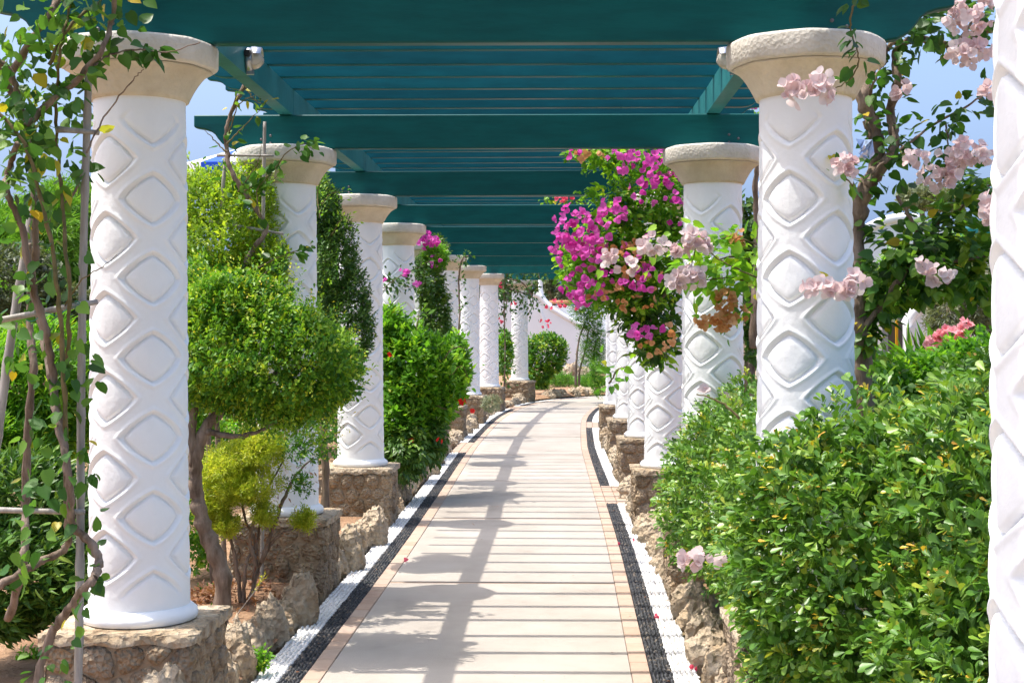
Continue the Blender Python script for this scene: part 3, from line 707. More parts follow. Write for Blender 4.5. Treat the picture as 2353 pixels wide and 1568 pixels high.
# ------------------------------------------------------------------ left: bamboo trellis and its vine
YT = 5.3
def cane(parent, a, b, r, name='cane'):
    a, b = np.array(a), np.array(b); n = max(4, int(np.linalg.norm(b - a) / .045)); pts = []; rr = []
    for i in range(n + 1):
        t = i / n; pts.append(a + (b - a) * t + .004 * np.array([math.sin(t * 7), math.cos(t * 5), 0])); rr.append(r * (1.18 if i % 6 == 0 else 1.0) * (1.1 - .2 * t))
    MB().tube(pts, rr, 10).part(name, M_bamboo, parent, True)
tr = thing('bamboo_trellis', 'grey bamboo cane trellis in front of the nearest left column', 'trellis', (*P(180, 1700, YT)[:2], .08))
a = P(203, 120, YT); b = P(172, 1760, YT); b[2] = 0.02; cane(tr, b, a, .0145)
cane(tr, P(-60, 1330, YT + .15), P(84, 430, YT + .2), .017)
cane(tr, P(130, 297, YT - .03), P(226, 305, YT - .03), .010, 'crossbar'); cane(tr, P(-40, 742, YT - .03), P(222, 693, YT - .03), .011, 'crossbar'); cane(tr, P(-40, 1170, YT - .03), P(193, 1175, YT - .03), .010, 'crossbar')
tw = MB(); 
for q in range(3):
    tw.tube([P(188 + 16*math.cos(t), 700 + (9 - q*3)*math.sin(t*1.3) + q*3, YT - .035 + .03*math.sin(t)) for t in np.linspace(0, 6.28, 14)], .0016, 5)
tw.tube([P(60 + 130*t, 735 - 30*t + 6*math.sin(t*14), YT - .045) for t in np.linspace(0, 1, 16)], .0016, 5); tw.part('green_twine', M_twine, tr)
vn = thing('climbing_vine', 'leafy woody vine climbing the bamboo trellis at the left edge', 'vine', (*P(100, 1650, YT)[:2], .08))
def PL(l, Y, j=.06): return [P(x, y, Y + j * math.sin(i * 2.1 + x * .05)) for i, (x, y) in enumerate(l)]
S = []
S.append(stem(vn, PL([(60,1680),(108,1480),(165,1390),(212,1330),(226,1290),(208,1245),(168,1205),(160,1130),(150,1050),(128,950),(122,860),(105,760),(72,640),(50,520),(14,440),(18,400),(40,330)], YT - .1), .017, .011))
S.append(stem(vn, PL([(-30,1360),(40,1320),(95,1288),(150,1258),(156,1190),(146,1000),(118,880),(98,770),(72,650),(66,560)], YT), .015, .010))
S.append(stem(vn, PL([(20,1420),(52,1300),(58,1150),(62,1000),(76,850),(68,700),(82,560),(76,420),(58,290),(0,150)], YT + .1), .016, .012))
S.append(stem(vn, PL([(150,1010),(144,820),(128,620),(92,450),(56,330),(-10,250)], YT - .12), .009, .006, M_twig))
S.append(stem(vn, PL([(150,860),(160,700),(150,560),(138,420),(128,260),(140,110),(170,-20)], YT - .05), .008, .005, M_twig))
S.append(stem(vn, PL([(60,290),(120,235),(170,190),(232,118),(258,40),(262,-40)], YT - .1), .013, .008))
S.append(stem(vn, PL([(20,175),(75,90),(118,30),(140,-30)], YT), .015, .012))
S.append(stem(vn, PL([(-20,130),(25,170),(60,290)], YT), .013, .012))
S.append(stem(vn, PL([(215,150),(262,122),(330,115),(380,120),(460,98)], YT - .08), .004, .002))
S.append(stem(vn, PL([(200,350),(240,270),(300,190),(330,160)], YT - .08), .004, .0015))
S.append(stem(vn, PL([(110,520),(180,420),(205,300),(200,230)], YT + .05), .006, .003))
S.append(stem(vn, PL([(150,700),(190,640),(240,610),(268,585)], YT - .1), .003, .001, M_twig))
S.append(stem(vn, PL([(110,150),(160,60),(220,10),(280,-30)], YT - .05), .007, .004, M_twig))
top = [s_ for s_ in (S[5], S[6], S[7], S[4][-20:], S[12], S[2][-22:], S[3][-16:])]
L1_ = along(top, 310, .05, .056, tint=(.56, .2)); L2_ = along(S[:5], 200, .04, .057, tint=(.55, .2)); L3_ = along([S[8][-18:-7]], 14, .02, .072, tint=(.3, .1)); L4_ = along([S[10]], 18, .03, .06, tint=(.5, .2))
hang = [PL([(x, y0), (x + random.uniform(-8, 8), (y0+y1)/2), (x + random.uniform(-12, 12), y1)], YT - .1) for x, y0, y1 in ((25,0,330),(70,0,260),(110,120,420),(165,0,150),(200,0,120),(250,0,60),(40,250,520),(120,420,640),(30,640,860),(150,820,1120),(90,980,1280),(210,820,870),(210,1040,1090),(60,1180,1330),(190,1380,1420),(120,1480,1520))]
L5_ = along(hang, 250, .04, .057, tint=(.58, .2))
La = merge(L1_, L2_, L3_, L4_, L5_); La['pos'][:, 0] = np.minimum(La['pos'][:, 0], P(236, 0, YT)[0] + (rng.random(len(La['pos'])) < .02) * 0 + np.where(La['pos'][:, 2] > P(0, 150, YT)[2], .22, .0))
put_leaves(vn, La, G_vine, 'HEART', 300)

# ------------------------------------------------------------------ left shrubs
def bush(name, label, cat, base, blobs, mat, M, k, leaf, shoot, ind=0, tpl='OVAL', group=None, **kw):
    t = thing(name, label, cat, base, group)
    L = shoots(blobs, M, k, leaf, shoot, **kw); put_leaves(t, L, mat, tpl, ind, L['rk']); return t
# clipped round tree between the first two columns
t = bush('clipped_tree', 'round clipped green topiary tree with orange tips and twisted bare trunk', 'tree', (*P(500, 1400, 7.8)[:2], .08),
     [blob(590, 815, 7.75, 172, 165, .40), blob(700, 850, 7.8, 110, 140, .36), blob(500, 780, 7.8, 90, 130, .34), blob(560, 690, 7.8, 120, 70, .3)], G_topi, 5400, 7, .031, .07, 300, 'OBO', new=.08, depth=.45, tint=(.62, .15), seed=3, lump=1.8, up=.6)
put_leaves(t, shoots([blob(590, 815, 7.75, 180, 172, .42), blob(700, 850, 7.8, 116, 148, .38), blob(500, 780, 7.8, 94, 136, .36), blob(560, 690, 7.8, 124, 76, .32)], 420, 9, .028, .17, depth=.12, new=.35, tint=(.68, .12), up=.7, seed=103, lump=1.8), G_topi, 'OBO', name='stray_shoots')
stem(t, [np.array([*P(505, 1400, 7.8)[:2], .05]), P(512,1330,7.8), P(480,1240,7.8), P(455,1160,7.8), P(448,1070,7.8), P(470,990,7.8), P(520,930,7.8)], .050, .030, name='trunk', amp=.006)
stem(t, [P(448,1070,7.8), P(440,980,7.8), P(455,900,7.8)], .034, .02, name='branch'); stem(t, [P(520,940,7.8), P(590,900,7.8), P(640,850,7.85)], .03, .015, name='branch'); stem(t, [P(470,990,7.8), P(560,1000,7.7), P(660,960,7.75)], .018, .008, name='branch')
bush('shrub', 'loose mid green shrub filling the bed behind the clipped tree trunk', 'shrub', (*P(460, 1300, 9.8)[:2], .08),
     [blob(450, 1080, 9.8, 60, 130, .3), blob(520, 1040, 10.0, 90, 90, .3), blob(640, 1030, 10.3, 70, 90, .3), blob(430, 950, 9.8, 40, 110, .3), blob(455, 1210, 9.5, 50, 90, .25)], G_light, 1900, 7, .040, .10, 60, new=.05, depth=.6, tint=(.4, .2), up=.8, lump=1.6, seed=15)
bush('ground_weeds', 'dry brown leaf litter and weeds on the bed by the clipped tree', 'weeds', (*P(480, 1380, 8.4)[:2], .08), [((-1.75, 8.6, .12), np.array([.35, .6, .06])), ((-1.55, 9.4, .12), np.array([.3, .5, .06]))], G_dry, 260, 5, .045, .05, 0, cull=-1, depth=.9, seed=16)
# yellow-green tall shrub behind it
t = bush('tall_shrub', 'airy yellow green shrub with fresh tips behind the first left column', 'shrub', (*P(470, 1330, 9.2)[:2], .08),
     [blob(500, 560, 9.1, 95, 120, .35), blob(560, 480, 9.3, 75, 90, .3), blob(470, 470, 9.2, 60, 90, .3), blob(450, 640, 9.1, 70, 90, .3), blob(600, 620, 9.1, 60, 90, .3)], G_fresh, 3000, 7, .034, .10, 120, new=.12, depth=.6, tint=(.5, .18), up=.9, seed=8)
stem(t, [np.array([*P(490, 1300, 9.2)[:2], .05]), P(480,1000,9.2), P(500,700,9.2), P(520,480,9.2)], .02, .006, name='trunk')
for q, l in enumerate([[(470,520),(455,420),(430,360)], [(520,480),(500,420),(470,390)], [(560,520),(600,440),(640,400)], [(450,600),(440,520),(425,470)]]):
    w = stem(t, PL(l, 9.1), .004, .0015, M_twig); put_leaves(t, along([w], 40, .015, .035, .5, 0, (.5, .15), 0), G_fresh)
# green-leaf mass with reddish tips lower left of it, behind the column
bush('tall_shrub', 'dense green shrub with reddish shoots between the first and second left columns', 'shrub', (*P(450, 1330, 8.8)[:2], .08),
     [blob(455, 700, 8.7, 70, 110, .3), blob(540, 690, 8.9, 90, 90, .3)], G_topi, 1500, 7, .032, .08, 60, new=.3, depth=.4, tint=(.55, .15), up=.7, seed=9)
# yellow conifer-like bush with bare brown wood
t = thing('golden_shrub', 'golden green conifer shrub with bare brown branches by the second left plinth', 'shrub', (*P(580, 1390, 8.5)[:2], .08))
L = shoots([blob(520, 1080, 8.5, 60, 60, .2), blob(590, 1030, 8.5, 60, 45, .2), blob(560, 1120, 8.4, 60, 40, .16), blob(495, 1160, 8.45, 40, 50, .15), blob(520, 1205, 8.4, 30, 24, .1), blob(605, 1180, 8.4, 26, 28, .08), blob(697, 1195, 8.5, 26, 26, .08)], 4600, 8, .028, .05, wid=.24, new=.03, depth=.8, tint=(.6, .18), up=.6, seed=4, lump=1.9)
put_leaves(t, L, G_yellow, 'OVAL', 0)
wood = []
for l in ([(560,1390),(565,1300),(590,1240),(600,1170)], [(570,1390),(600,1290),(640,1230),(690,1210)], [(555,1390),(540,1280),(520,1200),(510,1120)], [(575,1390),(590,1260),(560,1180),(560,1080)], [(600,1290),(650,1150),(680,1090),(720,1050)], [(590,1300),(575,1230),(610,1130),(650,1060)]):
    wood.append(stem(t, PL(l, 8.5, .04), .014, .004, name='branch'))
dry = along(wood, 420, .05, .035, .25, .2, (.5, .3), 0); put_leaves(t, dry, G_dry, name='dead_twigs')
L = shoots([blob(690, 1020, 8.45, 65, 55, .12), blob(740, 1010, 8.5, 40, 45, .1), blob(690, 1110, 8.45, 35, 30, .08)], 260, 6, .024, .05, depth=.9, seed=14); put_leaves(t, L, G_topi, name='leafy_twigs')
# dark column of vine between columns two and three
t = bush('dark_climber', 'dark green leafy climber in a tall column between second and third left columns', 'climber', (*P(748, 1200, 10.6)[:2], .05),
     [blob(790, 770, 10.5, 62, 95, .26), blob(770, 620, 10.6, 50, 110, .26), blob(745, 500, 10.7, 32, 85, .24), blob(805, 700, 10.5, 40, 80, .2)], G_dark, 3300, 7, .030, .07, 0, new=0, depth=.35, tint=(.5, .18), seed=6, droop=.3)
stem(t, [np.array([*P(745, 1210, 10.6)[:2], .03]), P(748,1080,10.6), P(742,980,10.6), P(760,850,10.6)], .032, .022, name='trunk')
w = []
for l in ([(740,470),(760,445),(800,440)], [(735,500),(730,440),(742,400),(735,375)], [(760,540),(790,500),(815,520)]): w.append(stem(t, PL(l, 10.4), .004, .0015, M_twig))
put_leaves(t, along(w, 220, .03, .035, .45, 0, (.7, .15), 0), G_light, name='fresh_leaves')
bush('climber', 'bright green feathery climber top beside the third left capital', 'climber', (*P(735, 1210, 11.0)[:2], .05), [blob(735, 520, 10.9, 34, 95, .2)], G_light, 900, 6, .030, .08, 0, new=.1, depth=.5, tint=(.5, .2), seed=12)

# young vine on its trellis at the second column
tr = thing('bamboo_trellis', 'small bamboo trellis with two uprights before the second left column', 'trellis', (*P(560, 1250, 8.95)[:2], .08))
cane(tr, P(500, 620, 9.0), P(521, 330, 9.0), .011); a = P(600, 1250, 8.95); a[2] = .05; cane(tr, a, P(607, 280, 8.95), .011)
cane(tr, P(498, 357, 8.92), P(628, 358, 8.92), .008, 'crossbar'); cane(tr, P(480, 508, 8.92), P(650, 537, 8.92), .009, 'crossbar')
v2 = thing('young_vine', 'young vine with grey twisted stem on the second column trellis', 'vine', (*P(540, 1300, 8.9)[:2], .08))
b0 = P(520, 1250, 8.9); b0[2] = .05
w1 = stem(v2, [b0, P(500, 900, 8.9)] + PL([(553,640),(580,575),(612,530),(600,500),(560,440),(530,390),(522,340),(520,300),(535,250),(562,195)], 8.85, .02), .016, .013)
tw = []
for l in [[(522,330),(560,290),(600,250)], [(525,310),(550,240),(600,215)], [(520,350),(490,320),(470,300)], [(545,440),(590,380),(600,330)], [(560,440),(620,400),(660,350),(700,330),(720,345)], [(600,500),(590,440),(620,400)],
          [(585,620),(640,590),(690,575),(718,568)], [(600,640),(630,605),(670,590)], [(560,195),(585,230),(610,240)], [(553,640),(500,600),(470,560)], [(535,250),(545,215),(575,190)]]:
    tw.append(stem(v2, PL(l, 8.75, .03), .005, .0015, M_twig))
put_leaves(v2, merge(along(tw[4:8], 120, .025, .062, .75, .4, (.5, .15)), along([tw[0], tw[8], tw[10]], 26, .02, .05, .7, .3, (.65, .2), .2), along([w1[-40:-14]], 30, .05, .06, .8, .5, (.4, .15))), G_vine, 'HEART', 180)

# far-left background greenery
def bg_tree(label, base, blobs, mat, M, k, leaf, shoot, trunk=None, name='tree', cat='tree', group=None, **kw):
    t = bush(name, label, cat, base, blobs, mat, M, k, leaf, shoot, 0, group=group, **kw)
    if trunk: stem(t, *trunk, name='trunk')
    return t
bg_tree('soft bright green pine with fine needles behind the trellis', (*P(130, 900, 13)[:2], 0), [blob(170, 540, 13, 110, 120, .8), blob(60, 600, 13.5, 130, 130, .8), blob(130, 690, 13, 130, 90, .8), blob(260, 560, 13.5, 80, 90, .6)], G_pine, 5200, 9, .13, .16,
        ([np.array([*P(130, 900, 13)[:2], 0]), P(130, 800, 13), P(140, 650, 13)], .07, .03), name='pine_tree', wid=.05, depth=.5, new=.05, tint=(.5, .22), up=.5, seed=21)
bg_tree('dark olive green bush at the far left behind the vine', (*P(40, 1000, 11)[:2], 0), [blob(30, 660, 11, 90, 90, .5), blob(120, 720, 11.4, 90, 60, .5)], G_olive, 1500, 7, .05, .08, name='bush', cat='bush', seed=22, tint=(.3, .15))
bg_tree('bright narrow leaved oleander with pink buds behind the trellis', (*P(80, 1250, 8.5)[:2], .08), [blob(70, 880, 8.6, 120, 120, .45), blob(160, 930, 8.8, 80, 130, .4), blob(40, 1010, 8.4, 100, 90, .4), blob(215, 860, 9.0, 40, 120, .3)], G_light, 2200, 9, .085, .12, name='oleander_bush', cat='bush', wid=.17, depth=.5, new=.03, tint=(.45, .2), up=.9, seed=23)
t = bg_tree('dark glossy pittosporum bush at the lower left corner', (*P(70, 1500, 7.2)[:2], .08), [blob(60, 1180, 7.2, 140, 130, .4), blob(110, 1310, 7.0, 100, 120, .35), blob(20, 1330, 6.9, 110, 140, .4), blob(170, 1250, 7.4, 60, 140, .3)], G_dark, 2300, 9, .065, .08, name='bush', cat='bush', wid=.28, depth=.45, tint=(.55, .25), seed=24)
flowers(thing('oleander_bush', 'pink oleander blossoms behind the bamboo trellis', 'bush', (*P(110, 1000, 9.2)[:2], .08)), 'ole', P(118, 880, 8.3), .05, 6, .03)
bg_tree('low green foliage behind the left column row', (*P(300, 1100, 14)[:2], 0), [blob(560, 720, 15, 200, 120, 1.0), blob(330, 720, 15, 160, 140, 1.0), blob(760, 700, 19, 150, 130, 1.0)], G_light, 3200, 7, .085, .12, name='hedge', cat='hedge', depth=.4, tint=(.4, .2), seed=25)
bg_tree('grey green tree crown far behind the left columns', (*P(620, 800, 30)[:2], 0), [blob(640, 680, 30, 160, 110, 1.5), blob(900, 720, 34, 120, 100, 1.5)], G_olive, 1800, 7, .16, .25, name='olive_tree', seed=26, tint=(.5, .2))

bg_tree('low clipped hedge running behind the left column row', (-4, 13, 0), [((-2.6, 12.4, .6), (.7, 1.2, .9)), ((-3.9, 12.8, .6), (1.2, 1.0, .95)), ((-5.6, 12.5, .6), (1.2, 1.0, .9)), ((-2.7, 15.5, .7), (.8, 2.2, 1.0)), ((-2.4, 19.5, .7), (.7, 2.5, 1.0)), ((-2.1, 24.5, .7), (.7, 3, 1.0))], G_topi, 4200, 7, .075, .12, name='hedge', cat='hedge', depth=.35, tint=(.45, .2), seed=27)

bg_tree('mixed dark trees far off on the left beyond the garden', (-14, 34, 0), [((-9, 30, 1.6), (3, 2, 2.0)), ((-13, 34, 2.2), (3.5, 2.5, 2.6)), ((-18, 38, 2.0), (4, 3, 2.6)), ((-24, 42, 2.4), (5, 3, 3.0)), ((-31, 44, 2.4), (6, 3, 3.0)), ((-12, 22, 1.2), (2.5, 1.6, 1.6))], G_dark, 3000, 7, .24, .35, name='tree', depth=.4, tint=(.5, .2), seed=28)
bg_tree('low green shrubs on the dry ground left of the garden', (-7, 10, 0), [((-6.2, 9.5, .3), (1.3, .9, .7)), ((-7.6, 11.5, .4), (1.6, 1.0, .9)), ((-5.2, 8.0, .2), (.9, .8, .5)), ((-9.5, 13, .5), (1.8, 1.2, 1.0))], G_topi, 1600, 7, .07, .12, name='shrub', cat='shrub', depth=.4, tint=(.45, .2), seed=29)

# blue and white parasol far left
c = P(545, 342, 22)
ps = thing('striped_parasol', 'blue and white striped parasol above the shrubs on the left', 'parasol', (c[0], c[1], 0))
MB().tube([(c[0], c[1], 0), (c[0], c[1], c[2] + .05)], .03, 8).part('pole', M_wcloth, ps)
for q in range(16):
    a0, a1 = 2*math.pi*q/16, 2*math.pi*(q+1)/16; R_ = .95; zr = c[2] - .30
    p0 = (c[0]+R_*math.cos(a0), c[1]+R_*math.sin(a0), zr); p1 = (c[0]+R_*math.cos(a1), c[1]+R_*math.sin(a1), zr); v0 = (*p0[:2], zr-.13); v1 = (*p1[:2], zr-.13); vm = ((p0[0]+p1[0])/2, (p0[1]+p1[1])/2, zr-.17)
    MB().add([(c[0], c[1], c[2]), p0, p1, v0, vm, v1], [(0,1,2), (1,3,4,5,2)]).part('canopy_panel', M_blue if q % 2 else M_wcloth, ps)

# hibiscus and the climbers along the left row
t = bush('hibiscus_bush', 'large bright green hibiscus bush with red flowers leaning over the path', 'bush', (*P(930, 1170, 14.6)[:2], .05),
     [blob(940, 860, 14.5, 66, 95, .4), blob(990, 880, 14.7, 62, 95, .4), blob(925, 980, 14.4, 50, 100, .35), blob(1035, 850, 15.0, 38, 75, .3), blob(905, 790, 14.5, 34, 70, .3)], G_light, 2900, 7, .075, .13, 200, new=.04, depth=.5, tint=(.45, .2), up=.5, wid=.52, seed=31)
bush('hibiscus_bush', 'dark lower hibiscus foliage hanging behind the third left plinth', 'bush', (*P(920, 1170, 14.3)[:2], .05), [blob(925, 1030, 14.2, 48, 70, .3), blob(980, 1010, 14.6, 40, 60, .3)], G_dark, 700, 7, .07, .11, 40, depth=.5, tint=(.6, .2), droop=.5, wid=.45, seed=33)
w = [stem(t, PL(l, 14.4), .007, .003, M_twig) for l in ([(900,820),(895,750),(888,705)], [(950,820),(958,750),(965,705)], [(925,850),(930,790),(920,730)], [(1000,850),(1040,800),(1070,800)], [(1020,880),(1060,840),(1078,880)], [(1000,930),(1030,940),(1040,930)])]
put_leaves(t, along(w, 170, .05, .085, .55, .0, (.55, .2), .02), G_light, 'HEART', 60)
for px, py in ((893, 812), (1063, 920), (942, 1012), (1085, 945), (1010, 1012)): flowers(t, 'hib', P(px, py, 14.0), .02, 2, .045 if px == 1063 else .028)
bush('lavender_tuft', 'feathery green tuft on the rocks before the fifth left plinth', 'plant', (*P(995, 1080, 18.3)[:2], .05), [blob(997, 1032, 18.3, 18, 30, .12)], G_pine, 380, 8, .07, .06, wid=.12, depth=.7, seed=35, up=.9)
bush('silver_bush', 'small silvery cushion bush between the sixth and seventh left plinths', 'bush', (*P(1128, 940, 25.3)[:2], .02), [blob(1126, 926, 25.3, 22, 20, .16)], G_silver, 380, 7, .035, .05, wid=.25, depth=.6, seed=36)
t = bush('flowering_climber', 'tall dark climber with pink flowers on the fifth left column', 'climber', (*P(985, 1000, 18.6)[:2], .05), [blob(1000, 720, 18.5, 32, 75, .3), blob(985, 640, 18.5, 32, 60, .3), blob(1005, 580, 18.8, 22, 35, .25), blob(1010, 770, 18.4, 25, 40, .25)], G_dark, 1900, 7, .045, .10, depth=.5, tint=(.6, .2), seed=37)
stem(t, [np.array([*P(985, 1000, 18.6)[:2], .03]), P(990, 850, 18.6), P(995, 700, 18.6)], .03, .02, name='trunk')
put_leaves(t, shoots([blob(1000, 590, 18.4, 26, 26, .2)], 150, 7, .05, .1, seed=38), G_light, name='fresh_leaves')
flowers(t, 'mag', P(985, 553, 18.2), (.12, .1, .10), 34, .05); flowers(t, 'mag', P(1000, 600, 18.2), (.08, .1, .08), 6, .04)
w = [stem(t, PL(l, 15.7), .006, .002, M_twig) for l in ([(880,662),(910,640),(945,622),(985,600)], [(915,650),(945,660),(980,650)], [(875,620),(885,645),(905,650)])]
put_leaves(t, along(w, 150, .045, .06, .6, .3, (.3, .15)), G_dark, 'HEART', name='hanging_leaves'); flowers(t, 'mag', P(930, 625, 15.6), (.06, .05, .04), 7, .045); flowers(t, 'mag', P(962, 650, 15.6), (.05, .05, .05), 4, .04); flowers(t, 'mag', P(878, 640, 15.6), .03, 3, .04)
t = thing('thin_vine', 'thin nearly bare vine stem climbing the sixth left column', 'vine', (*P(1056, 900, 22.4)[:2], .05))
w = [stem(t, PL([(1050,880),(1052,800),(1056,720),(1054,640),(1062,595),(1075,588)], 22.4), .018, .012)]; put_leaves(t, along(w, 170, .05, .07, .6, .4, (.4, .15)), G_vine, 'OVAL')
t = thing('thin_vine', 'leafy flowering vine hanging between the eighth and ninth left columns', 'vine', (*P(1160, 890, 31.5)[:2], .05))
w = [stem(t, PL(l, 31.5), .02, .008) for l in ([(1158,890),(1160,800),(1158,700),(1160,640),(1185,615)], [(1160,640),(1200,650),(1225,690),(1215,720)], [(1155,720),(1165,690),(1162,650)], [(1190,615),(1230,620),(1240,640)], [(1158,650),(1180,668),(1230,676)])]
put_leaves(t, along(w, 700, .12, .11, .6, .3, (.35, .18)), G_dark, 'OVAL'); flowers(t, 'red', P(1150, 655, 31), .06, 4, .05); flowers(t, 'red', P(1152, 735, 31), .05, 3, .05); flowers(t, 'red', P(1180, 700, 31), .05, 3, .045)
bush('bush', 'round bright green hibiscus bush beside the last left column', 'bush', (*P(1250, 900, 36.5)[:2], .02), [blob(1250, 815, 36.5, 44, 55, .5), blob(1232, 850, 36.4, 30, 40, .4), blob(1278, 808, 36.6, 22, 28, .3)], G_topi, 1100, 7, .085, .14, depth=.4, tint=(.5, .2), new=.03, seed=41)
bush('bush', 'narrow bright bush between the eighth and ninth left columns', 'bush', (*P(1158, 900, 33)[:2], .02), [blob(1158, 815, 33, 16, 52, .25)], G_light, 420, 7, .08, .12, depth=.4, tint=(.5, .2), seed=42)
bush('grass_clump', 'fine green grassy clump by the far bend of the path', 'plant', (*P(1290, 895, 40.5)[:2], .02), [blob(1285, 874, 40.5, 34, 16, .4), blob(1345, 880, 41, 40, 14, .5), blob(1240, 884, 39, 26, 12, .4), blob(1400, 884, 42, 40, 14, .5)], G_pine, 1100, 8, .12, .1, wid=.10, depth=.8, seed=43, up=1.2)
t = bush('feathery_tree', 'light feathery tree with thin twin trunks before the white building', 'tree', (*P(1330, 885, 34)[:2], .02), [blob(1350, 690, 34, 36, 70, .5), blob(1362, 800, 34, 26, 80, .4), blob(1330, 660, 34, 26, 40, .4), blob(1372, 870, 33, 16, 40, .3)], G_light, 2300, 7, .075, .16, wid=.2, depth=.7, tint=(.3, .2), seed=44, up=.2, droop=.2)
for l in ([(1322,885),(1324,830),(1330,780),(1345,740)], [(1330,885),(1332,850),(1345,800),(1352,760)], [(1362,885),(1364,820),(1368,780)]): stem(t, PL(l, 34), .03, .015, name='trunk')

# ------------------------------------------------------------------ the white building and what stands round the far bend
YB = 46.0
bd = thing('white_building', 'white building with a sweeping curved parapet at the end of the path', 'building', (*P(1230, 900, YB)[:2], 0))
def bp(px, py): p = P(px, py, YB); return (p[0], p[2])
prof = [bp(980, 905), bp(1440, 905), bp(1440, 770), bp(1345, 752), bp(1325, 745), bp(1305, 733), bp(1288, 722), bp(1270, 710), bp(1254, 697), bp(1240, 682), bp(1225, 684), bp(1190, 692), bp(1130, 690), bp(980, 690)]
o_ = np.array([0, YB, 0.0])
MB().prism(o_, (1, 0, 0), (0, 0, 1), (0, .25, 0), prof).part('wall', M_bldg, bd)
rim = [(1225,676),(1238,680),(1250,694),(1266,708),(1285,720),(1305,732),(1328,744),(1350,752)]
MB().tube(wiggle([P(x, y, YB - .22) for x, y in rim], 0, 6), .09, 12).part('curved_coping', M_bldg, bd, True)
MB().tube(wiggle([P(x, y, YB + .1) for x, y in [(1241,640),(1242,665),(1247,682),(1256,694),(1266,702)]], 0, 5), .07, 12).part('curved_post', M_bldg, bd, True)
w_ = MB(); w_.tube(wiggle([P(x, y, YB - .27) for x, y in [(1240,712),(1250,740),(1262,790),(1266,830)]], 0, 6), .05, 10); w_.part('downpipe', M_bldg, bd, True)
MB().tube([P(1262, 694, YB + .3), P(1312, 693, YB + .3)], .055, 10).part('terracotta_coping', M_terra, bd, True)
a, b = P(1256, 698, YB + .5), P(1345, 760, YB + .5); MB().box((a[0], YB + .45, b[2]), (b[0] + 1, YB + .8, a[2] - .05)).part('upper_wall', M_bldg, bd)
MB().box((P(1360, 0, YB)[0], YB - .9, 0), (P(1378, 0, YB)[0], YB - .5, P(0, 790, YB)[2])).part('gate_pier', M_bldg, bd)
t = bg_tree('grey green olive tree above the far white wall', (*P(1290, 790, 58)[:2], 0), [blob(1290, 650, 58, 55, 40, 1.2), blob(1215, 645, 60, 60, 45, 1.2), blob(1340, 640, 58, 60, 50, 1.2), blob(1140, 680, 62, 80, 60, 1.5)], G_olive, 1700, 7, .2, .3, None, name='olive_tree', seed=51, depth=.6, tint=(.45, .2))
for l in ([(1290,790),(1288,700),(1290,660)], [(1290,740),(1268,690),(1262,665)], [(1290,730),(1310,690),(1320,660)]): stem(t, PL(l, 57.5), .12, .06, name='trunk')
rr = 0
for px, py, w in [(1262,858,.5),(1285,864,.55),(1305,855,.5),(1325,866,.5),(1345,858,.55),(1300,875,.5),(1335,880,.45),(1275,848,.45),(1316,846,.4)]:
    rr += 1; p = P(px, py + 16, 43.5); rock(p[0], 43.5, p[2], w/2, .3, .26, f'{["rough", "round", "flat", "squat"][rr % 4]} stone of the rubble bank before the white building, {NTH[rr-1]} laid', 'rubble_stone', .3, 'rubble bank before the building')
bank = MB(); a = P(1240, 860, 44); b = P(1420, 860, 44); bank.add([(a[0]-3,43.6,0),(b[0]+3,43.6,0),(b[0]+3,45.6,.55),(a[0]-3,45.6,.55)], [(0,1,2,3)]); tag(bank.part('earth_bank', M_soil, None), kind='structure')

# ------------------------------------------------------------------ right: background
def wall_arch(name, label, pts, Y, th, mat, cat, cop=None):
    t = thing(name, label, cat, (*P(pts[0][0], pts[0][1], Y)[:2], 0)); pr = [(P(x, y, Y)[0], P(x, y, Y)[2]) for x, y in pts]
    MB().prism((0, Y, 0), (1, 0, 0), (0, 0, 1), (0, th/2, 0), pr).part('wall', mat, t)
    if cop: MB().tube(wiggle([P(x, y, Y - th/2) for x, y in cop], 0, 6), .05, 12).part('curved_coping', mat, t, True)
    return t
Z0 = 1010
arc1 = [(1900 + 330 * (1 - math.cos(u)) * .55, 690 - 190 * math.sin(u)) for u in np.linspace(0, math.pi * .55, 10)]
wall_arch('white_wall', 'white plaster wall with a rounded shoulder behind the right vine', [(1900, Z0), (2500, Z0)] + [(2500, 600), (2300, 590)] + arc1[::-1], 15.5, .3, M_bldg, 'wall', arc1)
arc2 = [(2070 + 66 * (1 - math.cos(u)), 805 - 105 * math.sin(u)) for u in np.linspace(0, math.pi / 2, 9)] + [(2190, 700)]
wall_arch('white_arch', 'small white curved wall beyond the pink oleander', [(2066, 840), (2300, 840), (2300, 700)] + arc2[::-1], 13.0, .25, M_bldg, 'wall', arc2)
t = thing('gate_post', 'grey post with a yellow strip behind the big hedge', 'post', (*P(2050, 900, 12.5)[:2], 0))
a = P(2040, 742, 12.5); b = P(2066, 830, 12.5); MB().box((a[0], 12.5, 0), (P(2060,0,12.5)[0]+.05, 12.7, a[2])).part('post', M_grey, t); MB().box((P(2056,0,12.5)[0], 12.47, .4), (P(2061,0,12.5)[0], 12.498, a[2] + .03)).part('yellow_strip', M_yellow, t)
cp = P(2068, 705, 12.9); MB().tube([(cp[0], 12.9, 0.3), (cp[0], 12.9, cp[2])], .022, 8).part('dark_pole', M_grey, t)
MB().box((P(2068,0,12.9)[0]+.01, 12.75, .2), (P(2096,0,12.9)[0], 13.0 - .14, P(0,752,12.9)[2])).part('white_block', M_bldg, t)
bg_tree('dense olive green bush right of the small white arch', (*P(2210, 860, 11.5)[:2], 0), [blob(2210, 690, 11.5, 70, 80, .4), blob(2260, 640, 11.8, 80, 100, .4), blob(2170, 730, 11.3, 40, 45, .3), blob(2330, 700, 11.5, 90, 100, .4)], G_olive, 2300, 8, .05, .08, name='bush', cat='bush', wid=.22, tint=(.5, .3), seed=61)
